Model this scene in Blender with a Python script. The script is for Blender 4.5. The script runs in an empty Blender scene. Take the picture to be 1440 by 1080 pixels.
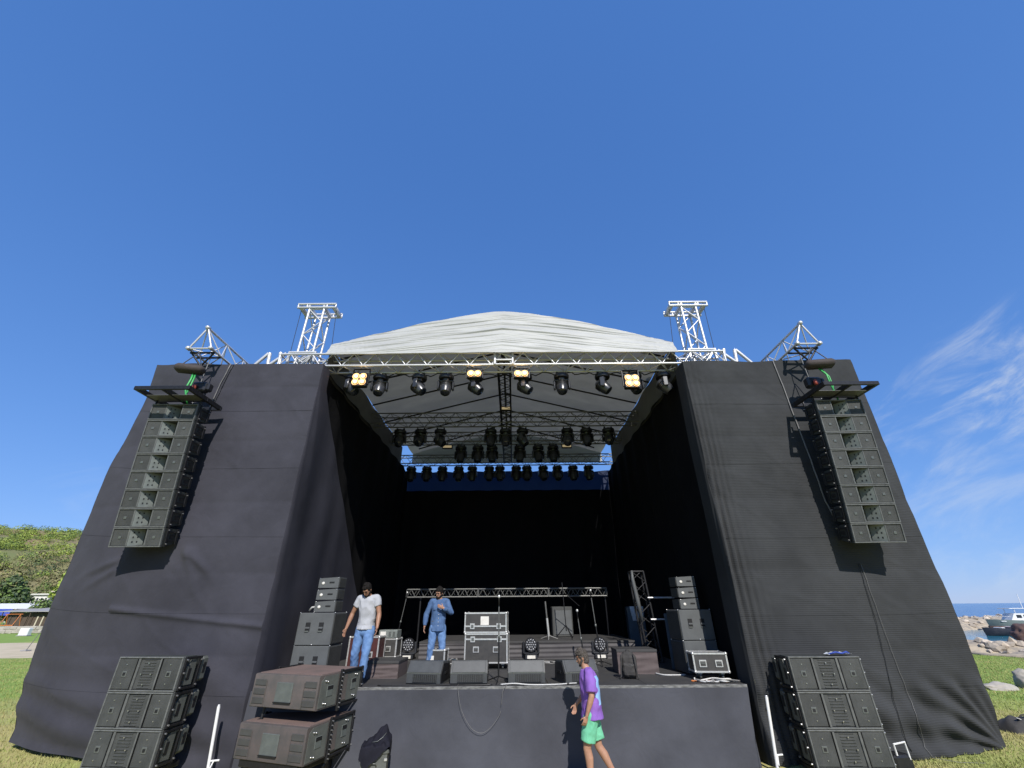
import bpy, bmesh, math, random
from mathutils import Vector, Matrix, noise, Euler
import numpy as np
random.seed(7)
R = math.radians
scene = bpy.context.scene
COL = scene.collection

# ------------------------------------------------------------------ camera
CAM_H = 2.4
PITCH = math.atan(313.5 / 585)
ROLL = R(.45)
_f = Vector((0, math.cos(PITCH), math.sin(PITCH)))
_u0 = Vector((0, -math.sin(PITCH), math.cos(PITCH)))
_r0 = Vector((1, 0, 0))
_u = _u0 * math.cos(ROLL) + _r0 * math.sin(ROLL)
_r = _r0 * math.cos(ROLL) - _u0 * math.sin(ROLL)
cd = bpy.data.cameras.new('camera')
cam = bpy.data.objects.new('camera', cd)
COL.objects.link(cam)
cam.matrix_world = Matrix(((_r.x, _u.x, -_f.x, 0), (_r.y, _u.y, -_f.y, 0), (_r.z, _u.z, -_f.z, CAM_H), (0, 0, 0, 1)))
cd.sensor_width = 36
cd.lens = 585 / 1440 * 36
cd.clip_start = .05
cd.clip_end = 60000
scene.camera = cam

# ------------------------------------------------------------------ sky and sun
SUN_EL, SUN_AZ = R(40), R(12)          # behind the camera, a little to the right
sun_dir = Vector((math.sin(SUN_AZ) * math.cos(SUN_EL), -math.cos(SUN_AZ) * math.cos(SUN_EL), math.sin(SUN_EL)))
w = bpy.data.worlds.new('World')
scene.world = w
w.use_nodes = True
nt = w.node_tree
for n in list(nt.nodes):
    nt.nodes.remove(n)
def N(t, kind, **kw):
    n = t.nodes.new(kind)
    for k, v in kw.items():
        setattr(n, k, v)
    return n
wo = N(nt, 'ShaderNodeOutputWorld')
bg = N(nt, 'ShaderNodeBackground')
bg.inputs[1].default_value = .122
sky = N(nt, 'ShaderNodeTexSky', sky_type='NISHITA', sun_disc=False, sun_elevation=SUN_EL, sun_rotation=math.pi - SUN_AZ,
        altitude=0, air_density=1.0, dust_density=.0, ozone_density=2.0)
tc = N(nt, 'ShaderNodeTexCoord')
sep = N(nt, 'ShaderNodeSeparateXYZ')
nt.links.new(tc.outputs['Generated'], sep.inputs[0])
def wmath(op, a, b=None, c=None, clamp=False):
    m = N(nt, 'ShaderNodeMath', operation=op, use_clamp=clamp)
    for i, x in enumerate((a, b, c)):
        if x is None:
            continue
        if isinstance(x, (int, float)):
            m.inputs[i].default_value = x
        else:
            nt.links.new(x, m.inputs[i])
    return m.outputs[0]
# thin cirrus: streaks that climb to the right, in loose banks
def pix(x, y):
    return _f + _r * ((x - 720) / 585) + _u * ((540 - y) / 585)
def wdot(v):
    d = N(nt, 'ShaderNodeVectorMath', operation='DOT_PRODUCT')
    nt.links.new(tc.outputs['Generated'], d.inputs[0]); d.inputs[1].default_value = v
    return d.outputs['Value']
_c = pix(1380, 580).normalized()
_ax = (pix(1430, 548).normalized() - pix(1330, 610).normalized()).normalized()
_pp = _c.cross(_ax).normalized()
comb = N(nt, 'ShaderNodeCombineXYZ')
nt.links.new(wmath('MULTIPLY', wdot(_ax), 5.5), comb.inputs[0]); nt.links.new(wmath('MULTIPLY', wdot(_pp), 15), comb.inputs[1]); nt.links.new(wmath('MULTIPLY', wdot(_c), 3), comb.inputs[2])
mp = N(nt, 'ShaderNodeMapping')
mp.inputs['Location'].default_value = (.3, .2, 0)
nt.links.new(comb.outputs[0], mp.inputs[0])
n1 = N(nt, 'ShaderNodeTexNoise')
n1.inputs['Scale'].default_value = 1.0; n1.inputs['Detail'].default_value = 8; n1.inputs['Roughness'].default_value = .62; n1.inputs['Distortion'].default_value = .5
nt.links.new(mp.outputs[0], n1.inputs['Vector'])
def bank(d, spread):
    v = Vector(d).normalized()
    dot = N(nt, 'ShaderNodeVectorMath', operation='DOT_PRODUCT')
    nt.links.new(tc.outputs['Generated'], dot.inputs[0]); dot.inputs[1].default_value = v
    r = N(nt, 'ShaderNodeMapRange', interpolation_type='SMOOTHSTEP')
    nt.links.new(dot.outputs['Value'], r.inputs[0])
    r.inputs[1].default_value = math.cos(spread); r.inputs[2].default_value = math.cos(spread * .25)
    return r.outputs[0]
b1 = bank(pix(1448, 535), R(8.5))
b2 = bank(pix(1310, 605), R(8))
b3 = bank(pix(1400, 715), R(10))
b4 = bank(pix(105, 695), R(3.5))
b5 = bank((-.5, -.8, .35), R(22))
b6 = bank((.95, -.1, .3), R(20))
cov = wmath('MAXIMUM', wmath('MAXIMUM', b1, wmath('MULTIPLY', b2, .55)), wmath('MAXIMUM', wmath('MULTIPLY', b3, .38), wmath('MAXIMUM', wmath('MULTIPLY', b4, .4), wmath('MAXIMUM', b5, b6))))
ramp = N(nt, 'ShaderNodeMapRange', interpolation_type='SMOOTHSTEP')
nt.links.new(n1.outputs['Fac'], ramp.inputs[0])
ramp.inputs[1].default_value = .43; ramp.inputs[2].default_value = .74
cl = wmath('MULTIPLY', wmath('MULTIPLY', ramp.outputs[0], cov), .85, clamp=True)
# the phone's tone curve on the sky: lifted zenith, held-back horizon
sr = N(nt, 'ShaderNodeSeparateColor'); nt.links.new(sky.outputs[0], sr.inputs[0])
cr = N(nt, 'ShaderNodeCombineColor')
for k, (gain, gam) in enumerate(((.625, .71), (1.21, .55), (2.57, .45))):
    nt.links.new(wmath('MULTIPLY', wmath('POWER', sr.outputs[k], gam), gain), cr.inputs[k])
mix = N(nt, 'ShaderNodeMixRGB')
mix.inputs[2].default_value = (4.6, 5.0, 5.5, 1)
nt.links.new(cl, mix.inputs[0]); nt.links.new(cr.outputs[0], mix.inputs[1])
nt.links.new(mix.outputs[0], bg.inputs[0]); nt.links.new(bg.outputs[0], wo.inputs[0])

sl = bpy.data.lights.new('sun', 'SUN')
sl.energy = 5.0; sl.angle = R(.53); sl.color = (1, .955, .89)
so = bpy.data.objects.new('sun', sl)
COL.objects.link(so)
so.rotation_euler = (-sun_dir).to_track_quat('-Z', 'Y').to_euler()
so.location = (6, -20, 25)

vs = scene.view_settings
vs.view_transform = 'Standard'
vs.look = 'None'
vs.exposure = .3
vs.gamma = 1

# ------------------------------------------------------------------ helpers
def at(x, y, D):
    v = pix(x, y); v = v * (D / v.y)
    return Vector((v.x, v.y, v.z + CAM_H))

MATS = {}
def mat(name, c1, c2=None, rough=.7, metal=0, scale=8, bump=0, bscale=None, spec=.5, detail=5, emit=None, stretch=None, sheen=0, trans=0, coat=0, var=0, lo=.35, hi=.68):
    m = bpy.data.materials.new(name)
    m.use_nodes = True
    t = m.node_tree
    p = t.nodes['Principled BSDF']
    p.inputs['Roughness'].default_value = rough
    p.inputs['Metallic'].default_value = metal
    p.inputs['Specular IOR Level'].default_value = spec
    if sheen:
        p.inputs['Sheen Weight'].default_value = sheen
        p.inputs['Sheen Roughness'].default_value = .6
    if coat:
        p.inputs['Coat Weight'].default_value = coat
    c2 = c2 or tuple(x * .82 for x in c1)
    if not emit:
        c1 = tuple(x * .82 for x in c1); c2 = tuple(x * .82 for x in c2)
    tcn = N(t, 'ShaderNodeTexCoord')
    vec = tcn.outputs['Object']
    if stretch:
        mpn = N(t, 'ShaderNodeMapping'); mpn.inputs['Scale'].default_value = stretch
        t.links.new(vec, mpn.inputs[0]); vec = mpn.outputs[0]
    nz = N(t, 'ShaderNodeTexNoise')
    nz.inputs['Scale'].default_value = scale; nz.inputs['Detail'].default_value = detail; nz.inputs['Roughness'].default_value = .6
    t.links.new(vec, nz.inputs['Vector'])
    mr = N(t, 'ShaderNodeMapRange'); mr.inputs[1].default_value = lo; mr.inputs[2].default_value = hi
    t.links.new(nz.outputs['Fac'], mr.inputs[0])
    mx = N(t, 'ShaderNodeMixRGB')
    mx.inputs[1].default_value = (*c1, 1); mx.inputs[2].default_value = (*c2, 1)
    t.links.new(mr.outputs[0], mx.inputs[0])
    col = mx.outputs[0]
    if var:
        oi = N(t, 'ShaderNodeObjectInfo')
        hv = N(t, 'ShaderNodeHueSaturation')
        vr = N(t, 'ShaderNodeMapRange'); vr.inputs[3].default_value = 1 - var; vr.inputs[4].default_value = 1 + var
        t.links.new(oi.outputs['Random'], vr.inputs[0]); t.links.new(vr.outputs[0], hv.inputs['Value'])
        t.links.new(col, hv.inputs['Color']); col = hv.outputs[0]
    t.links.new(col, p.inputs['Base Color'])
    if bump:
        nb = N(t, 'ShaderNodeTexNoise'); nb.inputs['Scale'].default_value = bscale or scale * 4; nb.inputs['Detail'].default_value = 4
        t.links.new(vec, nb.inputs['Vector'])
        b = N(t, 'ShaderNodeBump'); b.inputs['Strength'].default_value = bump; b.inputs['Distance'].default_value = .01
        t.links.new(nb.outputs['Fac'], b.inputs['Height']); t.links.new(b.outputs[0], p.inputs['Normal'])
    if emit:
        p.inputs['Emission Color'].default_value = (*emit[:3], 1); p.inputs['Emission Strength'].default_value = emit[3]
    if trans:
        o = t.nodes['Material Output']
        tr = N(t, 'ShaderNodeBsdfTranslucent'); t.links.new(col, tr.inputs[0])
        ms = N(t, 'ShaderNodeMixShader'); ms.inputs[0].default_value = trans
        t.links.new(p.outputs[0], ms.inputs[1]); t.links.new(tr.outputs[0], ms.inputs[2]); t.links.new(ms.outputs[0], o.inputs[0])
    MATS[name] = m
    return m

def fabric(name, c, ribs=0, rough=.9, sheen=.04, crease=.25):
    """black stage cloth: dust, faint creases, fine weave or ribs"""
    m = mat(name, tuple(x * 1.08 for x in c), tuple(x * .72 for x in c), rough=rough, scale=.9, sheen=sheen, spec=.12, detail=8)
    t = m.node_tree; p = t.nodes['Principled BSDF']
    g = N(t, 'ShaderNodeTexCoord')
    a = N(t, 'ShaderNodeTexNoise'); a.inputs['Scale'].default_value = 2.2; a.inputs['Detail'].default_value = 6; a.inputs['Distortion'].default_value = 1.2
    t.links.new(g.outputs['Object'], a.inputs['Vector'])
    b = N(t, 'ShaderNodeBump'); b.inputs['Strength'].default_value = crease; b.inputs['Distance'].default_value = .06
    t.links.new(a.outputs['Fac'], b.inputs['Height'])
    last = b
    if ribs:
        wv = N(t, 'ShaderNodeTexWave', bands_direction='Z'); wv.inputs['Scale'].default_value = ribs; wv.inputs['Distortion'].default_value = .6; wv.inputs['Detail'].default_value = 1
        t.links.new(g.outputs['Object'], wv.inputs['Vector'])
        b2 = N(t, 'ShaderNodeBump'); b2.inputs['Strength'].default_value = .3; b2.inputs['Distance'].default_value = .012
        t.links.new(wv.outputs['Fac'], b2.inputs['Height']); t.links.new(b.outputs[0], b2.inputs['Normal']); last = b2
    t.links.new(last.outputs[0], p.inputs['Normal'])
    return m

class MB:
    def __init__(s):
        s.v = []; s.f = []; s.m = []; s.M = Matrix.Identity(4)
    def _add(s, vs_, fs, m=0):
        o = len(s.v)
        s.v += [tuple(s.M @ Vector(p)) for p in vs_]
        s.f += [tuple(i + o for i in f) for f in fs]
        s.m += [m] * len(fs)
        return s
    def box(s, c, d, m=0, ch=0, rot=None):
        hx, hy, hz = d[0] / 2, d[1] / 2, d[2] / 2
        if ch <= 0:
            vv = [(x, y, z) for x in (-hx, hx) for y in (-hy, hy) for z in (-hz, hz)]
            ff = [(0, 1, 3, 2), (4, 6, 7, 5), (0, 4, 5, 1), (2, 3, 7, 6), (0, 2, 6, 4), (1, 5, 7, 3)]
        else:
            ch = min(ch, hx * .9, hy * .9, hz * .9)
            vv = []; idx = {}
            for sx in (-1, 1):
                for sy in (-1, 1):
                    for sz in (-1, 1):
                        for a in range(3):
                            q = [sx * (hx - ch), sy * (hy - ch), sz * (hz - ch)]
                            q[a] += (sx, sy, sz)[a] * ch
                            idx[(sx, sy, sz, a)] = len(vv); vv.append(tuple(q))
            ff = []
            for a in range(3):
                b, c_ = (a + 1) % 3, (a + 2) % 3
                for sg in (-1, 1):
                    q = []
                    for sb, sc_ in ((-1, -1), (1, -1), (1, 1), (-1, 1)):
                        k = [0, 0, 0]; k[a] = sg; k[b] = sb; k[c_] = sc_
                        q.append(idx[(*k, a)])
                    ff.append(tuple(q if sg > 0 else q[::-1]))
                for sb in (-1, 1):
                    for sc_ in (-1, 1):
                        k0 = [0, 0, 0]; k1 = [0, 0, 0]; k0[a] = -1; k1[a] = 1
                        k0[b] = k1[b] = sb; k0[c_] = k1[c_] = sc_
                        q = [idx[(*k0, b)], idx[(*k1, b)], idx[(*k1, c_)], idx[(*k0, c_)]]
                        ff.append(tuple(q if sb * sc_ > 0 else q[::-1]))
            for sx in (-1, 1):
                for sy in (-1, 1):
                    for sz in (-1, 1):
                        q = [idx[(sx, sy, sz, a)] for a in range(3)]
                        ff.append(tuple(q if sx * sy * sz > 0 else q[::-1]))
        Rm = rot.to_matrix() if isinstance(rot, Euler) else (rot or Matrix.Identity(3))
        vv = [tuple(Rm @ Vector(p) + Vector(c)) for p in vv]
        return s._add(vv, ff, m)
    def tube(s, a, b, r, n=6, m=0, r2=None):
        return s.path([a, b], [r, r if r2 is None else r2], n, m)
    def path(s, pts, r, n=6, m=0):
        pts = [Vector(p) for p in pts]
        rr = r if isinstance(r, (list, tuple)) else [r] * len(pts)
        vv = []; prev = None
        for i, p in enumerate(pts):
            d = (pts[min(i + 1, len(pts) - 1)] - pts[max(i - 1, 0)])
            d = d.normalized() if d.length > 1e-9 else Vector((0, 0, 1))
            if prev is None:
                a = d.orthogonal().normalized()
            else:
                a = (prev - d * prev.dot(d)); a = a.normalized() if a.length > 1e-6 else d.orthogonal().normalized()
            prev = a; b = d.cross(a)
            for k in range(n):
                t = 2 * math.pi * k / n
                vv.append(tuple(p + (a * math.cos(t) + b * math.sin(t)) * rr[i]))
        ff = []
        for i in range(len(pts) - 1):
            for k in range(n):
                k2 = (k + 1) % n
                ff.append((i * n + k, i * n + k2, (i + 1) * n + k2, (i + 1) * n + k))
        ff.append(tuple(range(n - 1, -1, -1))); ff.append(tuple((len(pts) - 1) * n + k for k in range(n)))
        return s._add(vv, ff, m)
    def lathe(s, prof, n=16, m=0, c=(0, 0, 0), axis='Z'):
        Rm = {'Z': Matrix.Identity(3), 'Y': Matrix.Rotation(R(90), 3, 'X'), 'X': Matrix.Rotation(R(90), 3, 'Y')}[axis]
        vv = []; ff = []
        for r, z in prof:
            for k in range(n):
                t = 2 * math.pi * k / n
                vv.append(tuple(Rm @ Vector((r * math.cos(t), r * math.sin(t), z)) + Vector(c)))
        for i in range(len(prof) - 1):
            for k in range(n):
                k2 = (k + 1) % n
                ff.append((i * n + k, i * n + k2, (i + 1) * n + k2, (i + 1) * n + k))
        ff.append(tuple(range(n - 1, -1, -1))); ff.append(tuple((len(prof) - 1) * n + k for k in range(n)))
        return s._add(vv, ff, m)
    def prism(s, poly, a0, a1, axis='X', m=0):
        """polygon in the plane across `axis`, extruded from a0 to a1"""
        def P(q, a):
            return {'X': (a, q[0], q[1]), 'Y': (q[0], a, q[1]), 'Z': (q[0], q[1], a)}[axis]
        n = len(poly)
        vv = [P(q, a0) for q in poly] + [P(q, a1) for q in poly]
        ff = [tuple(range(n - 1, -1, -1)), tuple(range(n, 2 * n))] + [(k, (k + 1) % n, (k + 1) % n + n, k + n) for k in range(n)]
        return s._add(vv, ff, m)
    def quad(s, *p, m=0):
        return s._add(list(p), [tuple(range(len(p)))], m)
    def grid(s, fn, nu, nv, m=0):
        vv = [tuple(fn(i / nu, j / nv)) for j in range(nv + 1) for i in range(nu + 1)]
        ff = [(j * (nu + 1) + i, j * (nu + 1) + i + 1, (j + 1) * (nu + 1) + i + 1, (j + 1) * (nu + 1) + i) for j in range(nv) for i in range(nu)]
        return s._add(vv, ff, m)
    def ball(s, c, r, nu=12, nv=8, m=0):
        r = r if isinstance(r, (tuple, list)) else (r, r, r)
        prof = [(math.sin(math.pi * (j + .001) / (nv + .002)), -math.cos(math.pi * (j + .001) / (nv + .002))) for j in range(nv + 1)]
        vv = []; 
        for rr, z in prof:
            for k in range(nu):
                t = 2 * math.pi * k / nu
                vv.append((c[0] + r[0] * rr * math.cos(t), c[1] + r[1] * rr * math.sin(t), c[2] + r[2] * z))
        ff = [(i * nu + k, i * nu + (k + 1) % nu, (i + 1) * nu + (k + 1) % nu, (i + 1) * nu + k) for i in range(nv) for k in range(nu)]
        return s._add(vv, ff, m)
    def mesh(s, name, mats, smooth=False):
        me = bpy.data.meshes.new(name)
        me.from_pydata(s.v, [], s.f)
        mats = mats if isinstance(mats, (list, tuple)) else [mats]
        for q in mats:
            me.materials.append(MATS[q] if isinstance(q, str) else q)
        if len(mats) > 1:
            me.polygons.foreach_set('material_index', s.m)
        if smooth:
            me.polygons.foreach_set('use_smooth', [True] * len(me.polygons))
        bm = bmesh.new(); bm.from_mesh(me); bmesh.ops.recalc_face_normals(bm, faces=bm.faces[:]); bm.to_mesh(me); bm.free()
        me.update()
        return me
    def build(s, name, mats, parent=None, smooth=False):
        return link(name, s.mesh(name, mats, smooth), parent)

def link(name, me, parent=None):
    o = bpy.data.objects.new(name, me)
    COL.objects.link(o)
    if parent:
        o.parent = parent
    return o
def smooth_by_angle(o, ang=40):
    me = o.data
    me.polygons.foreach_set('use_smooth', [True] * len(me.polygons))
    me.set_sharp_from_angle(angle=R(ang))
    return o
def tag(o, label=None, cat=None, group=None, kind=None):
    if label: o['label'] = label
    if cat: o['category'] = cat
    if group: o['group'] = group
    if kind: o['kind'] = kind
    return o
def thing(name, label, cat, loc=(0, 0, 0), rz=0, group=None):
    o = bpy.data.objects.new(name, None)
    o.empty_display_size = .2
    COL.objects.link(o)
    o.location = loc; o.rotation_euler = (0, 0, rz)
    return tag(o, label, cat, group)
KIDS = {}
def copy_tree(o, parent=None):
    c = o.copy(); COL.objects.link(c)
    if parent is not None:
        c.parent = parent
    for ch in list(o.children):
        copy_tree(ch, c)
    return c
def place(proto, used, loc, rot, label, group=None):
    o = proto if not used[0] else copy_tree(proto)
    used[0] = True
    o.location = loc; o.rotation_euler = rot if isinstance(rot, (tuple, Euler)) else (0, 0, rot)
    return tag(o, label, None, group)
# one unit rod shared by every truss tube (mesh data is shared, each tube is an object)
_rods = {}
def rod(name, a, b, r, m, parent, n=8):
    a = Vector(a); b = Vector(b)
    if (m, n) not in _rods:
        q = MB(); q.tube((0, 0, 0), (0, 0, 1), 1, n)
        me = q.mesh('rod', m)
        me.polygons.foreach_set('use_smooth', [len(p.vertices) == 4 for p in me.polygons])
        _rods[(m, n)] = me
    o = link(name, _rods[(m, n)], parent)
    d = b - a
    o.matrix_local = Matrix.Translation(a) @ d.to_track_quat('Z', 'Y').to_matrix().to_4x4() @ Matrix.Diagonal((r, r, d.length, 1))
    return o
def truss(root, a, b, side, up, wd, ht, bays, m, rc=.025, rb=.0105, tri=False, ends=True):
    """square (or triangular) lattice truss between a and b: chords and braces as parts"""
    a = Vector(a); b = Vector(b); s_ = Vector(side).normalized() * (wd / 2); u_ = Vector(up).normalized() * (ht / 2)
    cs = [-s_ - u_, s_ - u_, s_ + u_, -s_ + u_] if not tri else [-s_ - u_, s_ - u_, u_]
    for c in cs:
        rod('chord', a + c, b + c, rc, m, root)
    n = len(cs)
    for i in range(n):
        c0, c1 = cs[i], cs[(i + 1) % n]
        for k in range(bays):
            t0, t1 = k / bays, (k + 1) / bays
            p, q = (c0, c1) if (k + i) % 2 == 0 else (c1, c0)
            rod('brace', a.lerp(b, t0) + p, a.lerp(b, t1) + q, rb, m, root, 5)
        if ends:
            for t in (0, 1):
                rod('end_brace', a.lerp(b, t) + c0, a.lerp(b, t) + c1, rb * 1.5, m, root, 5)

# ------------------------------------------------------------------ materials
fabric('cloth_left', (.050, .050, .064))
fabric('cloth_right', (.044, .046, .049), ribs=9)
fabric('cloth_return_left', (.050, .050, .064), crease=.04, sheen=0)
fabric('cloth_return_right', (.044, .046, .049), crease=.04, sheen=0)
fabric('cloth_skirt', (.070, .073, .088))
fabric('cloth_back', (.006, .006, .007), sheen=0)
fabric('cloth_inner', (.024, .024, .029), sheen=0)
mat('screen_blue', (.012, .03, .10), (.010, .025, .085), rough=.6, scale=2, trans=.55)
mat('tarp_shaded', (.15, .15, .145), (.12, .12, .115), rough=.7, scale=2)  # darker tarp for the side valance, its inside shade put into the colour
mat('tarp', (.50, .505, .49), (.40, .405, .395), rough=.55, scale=1.4, bump=.3, bscale=3, trans=.125, detail=8, stretch=(.5, 1, 2.5))
mat('alu', (.72, .72, .73), (.58, .58, .59), rough=.4, metal=.4, scale=20)
mat('alu_dull', (.20, .20, .19), (.13, .13, .125), rough=.5, metal=.6, scale=14)
mat('dark_steel', (.035, .035, .038), (.022, .022, .024), rough=.45, metal=.6, scale=20)
mat('black_plastic', (.018, .018, .02), (.013, .013, .015), rough=.38, scale=30, var=.2)
mat('lamp_shell', (.04, .042, .048), (.028, .03, .035), rough=.3, scale=12, var=.25, spec=.6)
mat('lens', (.02, .025, .035), rough=.08, spec=.8)
mat('cabinet', (.040, .045, .042), (.028, .032, .030), rough=.6, scale=9, bump=.15, bscale=120, var=.12)
mat('cabinet_trim', (.135, .14, .134), (.08, .084, .08), rough=.5, scale=9, var=.1)
mat('grille', (.058, .061, .058), (.032, .035, .033), rough=.65, scale=3.5, bump=.6, bscale=260, var=.15, detail=8)
mat('horn_panel', (.20, .22, .205), (.14, .155, .145), rough=.45, scale=8, var=.12)
mat('slot_black', (.006, .006, .007), rough=.6)
mat('badge', (.17, .18, .17), (.12, .13, .12), rough=.4, metal=.4, scale=30)
mat('bolt', (.75, .75, .74), (.6, .6, .6), rough=.28, metal=.9)
mat('brown_box', (.104, .084, .077), (.058, .057, .053), rough=.7, scale=4, bump=.25, bscale=70, detail=9, var=.1)
mat('brown_top', (.185, .125, .108), (.125, .095, .083), rough=.75, scale=3, bump=.25, bscale=60, detail=9)
mat('green_grey', (.105, .112, .10), (.07, .076, .07), rough=.65, scale=5, bump=.2, bscale=60, detail=8)
mat('port_dark', (.062, .064, .060), (.046, .044, .042), rough=.7, scale=5, detail=9)
mat('patch', (.115, .13, .12), (.075, .085, .08), rough=.7, scale=6, detail=9)
mat('sidefill', (.095, .102, .105), (.075, .08, .083), rough=.6, scale=5, bump=.12, bscale=140)
mat('sidefill_dark', (.05, .052, .05), (.035, .037, .036), rough=.65, scale=5, bump=.3, bscale=140)
mat('monitor', (.060, .064, .066), (.043, .046, .048), rough=.5, scale=6, bump=.15, bscale=120, var=.1)
mat('monitor_grille', (.018, .019, .019), (.012, .013, .013), rough=.6, scale=6, bump=.5, bscale=240)
mat('deck', (.034, .034, .036), (.050, .048, .046), rough=.7, scale=2.5, bump=.15, detail=9)
mat('edge_metal', (.27, .27, .265), (.06, .06, .06), rough=.5, metal=.3, scale=7, detail=9, stretch=(1, 4, 4))
mat('case_panel', (.055, .052, .048), (.035, .034, .033), rough=.5, scale=9, var=.1)
mat('case_red', (.075, .02, .018), (.05, .015, .014), rough=.5, scale=7)
mat('case_edge', (.72, .72, .70), (.55, .55, .53), rough=.35, metal=.55, scale=16)
mat('paper', (.75, .73, .68), (.6, .58, .52), rough=.8, scale=8)
mat('riser_front', (.085, .08, .082), (.06, .056, .06), rough=.8, scale=2, bump=.2, detail=8)
mat('riser_brown', (.105, .08, .078), (.075, .058, .057), rough=.8, scale=4, bump=.2, detail=8)
mat('white_paint', (.80, .80, .79), (.70, .70, .69), rough=.4, scale=10)
mat('cable_white', (.55, .55, .53), rough=.5)
mat('cable_black', (.015, .015, .016), rough=.5)
mat('cable_grey', (.17, .165, .16), rough=.5)
mat('cable_green', (.05, .42, .10), rough=.5)
mat('cable_red', (.40, .06, .03), rough=.5)
mat('bag_brown', (.055, .042, .038), (.035, .028, .026), rough=.8, scale=6, bump=.4, bscale=20)
mat('cabinet_blue', (.055, .085, .115), (.04, .065, .09), rough=.45, scale=4)
mat('plastic_film', (.72, .76, .80), (.55, .6, .65), rough=.3, scale=14, bump=.6, bscale=18)
mat('amber', (1, .6, .25), emit=(1, .50, .17, 20))
mat('warm_lamp', (1, .8, .5), emit=(1, .64, .27, 1.7))
mat('lit_reflector', (.9, .6, .3), emit=(1, .42, .10, .8))
mat('warm_tube', (.5, .42, .26), (.4, .33, .2), rough=.5, emit=(1, .78, .45, .22))
mat('led_dot', (.26, .27, .29), rough=.2, spec=.9)
mat('skin', (.42, .235, .155), (.36, .19, .125), rough=.5, scale=14, spec=.35)
mat('skin_tan', (.34, .18, .115), (.28, .145, .09), rough=.5, scale=14, spec=.35)
mat('hair_dark', (.006, .005, .0045), (.014, .011, .010), rough=.75, scale=60, bump=1, bscale=120, spec=.2)
mat('hair_grey', (.03, .024, .02), (.13, .115, .10), rough=.75, spec=.2, scale=90, bump=.8, bscale=140)
mat('tee_grey', (.42, .43, .46), (.34, .35, .38), rough=.85, scale=5, bump=.2)
mat('jeans', (.15, .27, .50), (.07, .15, .33), rough=.85, scale=7, bump=.3, bscale=90, detail=9)
mat('denim_shirt', (.075, .145, .29), (.045, .095, .21), rough=.85, scale=8, bump=.3, bscale=90, detail=8)
mat('purple', (.27, .125, .50), (.21, .095, .41), rough=.85, scale=5)
mat('shirt_blue', (.22, .42, .78), (.3, .5, .8), rough=.85, scale=9)
mat('mint', (.17, .55, .34), (.13, .46, .28), rough=.85, scale=6)
mat('shoe_dark', (.05, .05, .055), (.10, .10, .105), rough=.6, scale=14)
mat('shoe_sole', (.6, .6, .58), rough=.6)
mat('jacket', (.014, .014, .022), (.009, .009, .014), rough=.85, spec=.15, scale=8, bump=.4, bscale=18)
mat('backpack', (.045, .042, .040), (.03, .028, .027), rough=.85, scale=12, bump=.4)
mat('bark', (.10, .07, .05), (.06, .045, .032), rough=.9, scale=3, bump=.6)
mat('leaf', (.18, .26, .055), (.095, .155, .038), rough=.75, scale=.6, detail=7, var=.1)
mat('leaf_dark', (.085, .125, .05), (.045, .07, .03), rough=.8, scale=.6, detail=7, var=.1)
mat('leaf_light', (.34, .42, .06), (.22, .30, .05), rough=.75, scale=.5, detail=7, var=.1)
mat('leaf_olive', (.28, .25, .11), (.18, .18, .075), rough=.8, scale=.5, detail=7)
mat('wall_white', (.76, .75, .70), (.68, .66, .6), rough=.85, scale=1)
mat('wall_cream', (.62, .56, .42), (.54, .48, .36), rough=.85, scale=1)
mat('roof_grey', (.36, .35, .34), (.28, .27, .27), rough=.7, scale=1)
mat('window_dark', (.03, .035, .04), rough=.15)
mat('awning_blue', (.03, .07, .38), rough=.7)
mat('timber', (.10, .07, .05), (.07, .05, .035), rough=.85, scale=3)
mat('orange', (.62, .20, .05), rough=.6)
mat('stone', (.46, .42, .36), (.36, .33, .28), rough=.9, scale=2, bump=.5, bscale=9, var=.15)
mat('rock', (.52, .44, .35), (.36, .31, .25), rough=.9, scale=.9, bump=.6, bscale=4, detail=9, var=.28)
mat('rock_brown', (.16, .085, .06), (.07, .05, .055), rough=.8, scale=2.5, bump=.5, bscale=9)
mat('shore', (.47, .39, .28), (.27, .235, .19), rough=.95, scale=1.6, bump=1.0, bscale=7, detail=12, lo=.42, hi=.6)
mat('sand', (.62, .51, .36), (.48, .41, .26), rough=.95, scale=.8, bump=.3, bscale=9, detail=9)
mat('boat_white', (.80, .80, .78), (.72, .72, .70), rough=.35, scale=2)
mat('boat_green', (.17, .21, .19), (.13, .16, .15), rough=.45, scale=2)
mat('boat_black', (.02, .022, .035), (.035, .035, .045), rough=.5, scale=2)
# grass: mown turf, green with straw patches
g = mat('grass', (.25, .36, .085), (.205, .30, .070), rough=.95, scale=.9, bump=.5, bscale=30, detail=10, spec=.1)
t = g.node_tree
gm = t.nodes['Mix (Legacy)'] if 'Mix (Legacy)' in t.nodes else [n for n in t.nodes if n.bl_idname == 'ShaderNodeMixRGB'][0]
gt = N(t, 'ShaderNodeTexCoord')
big = N(t, 'ShaderNodeTexNoise'); big.inputs['Scale'].default_value = .16; big.inputs['Detail'].default_value = 7; big.inputs['Roughness'].default_value = .65
t.links.new(gt.outputs['Object'], big.inputs['Vector'])
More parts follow.
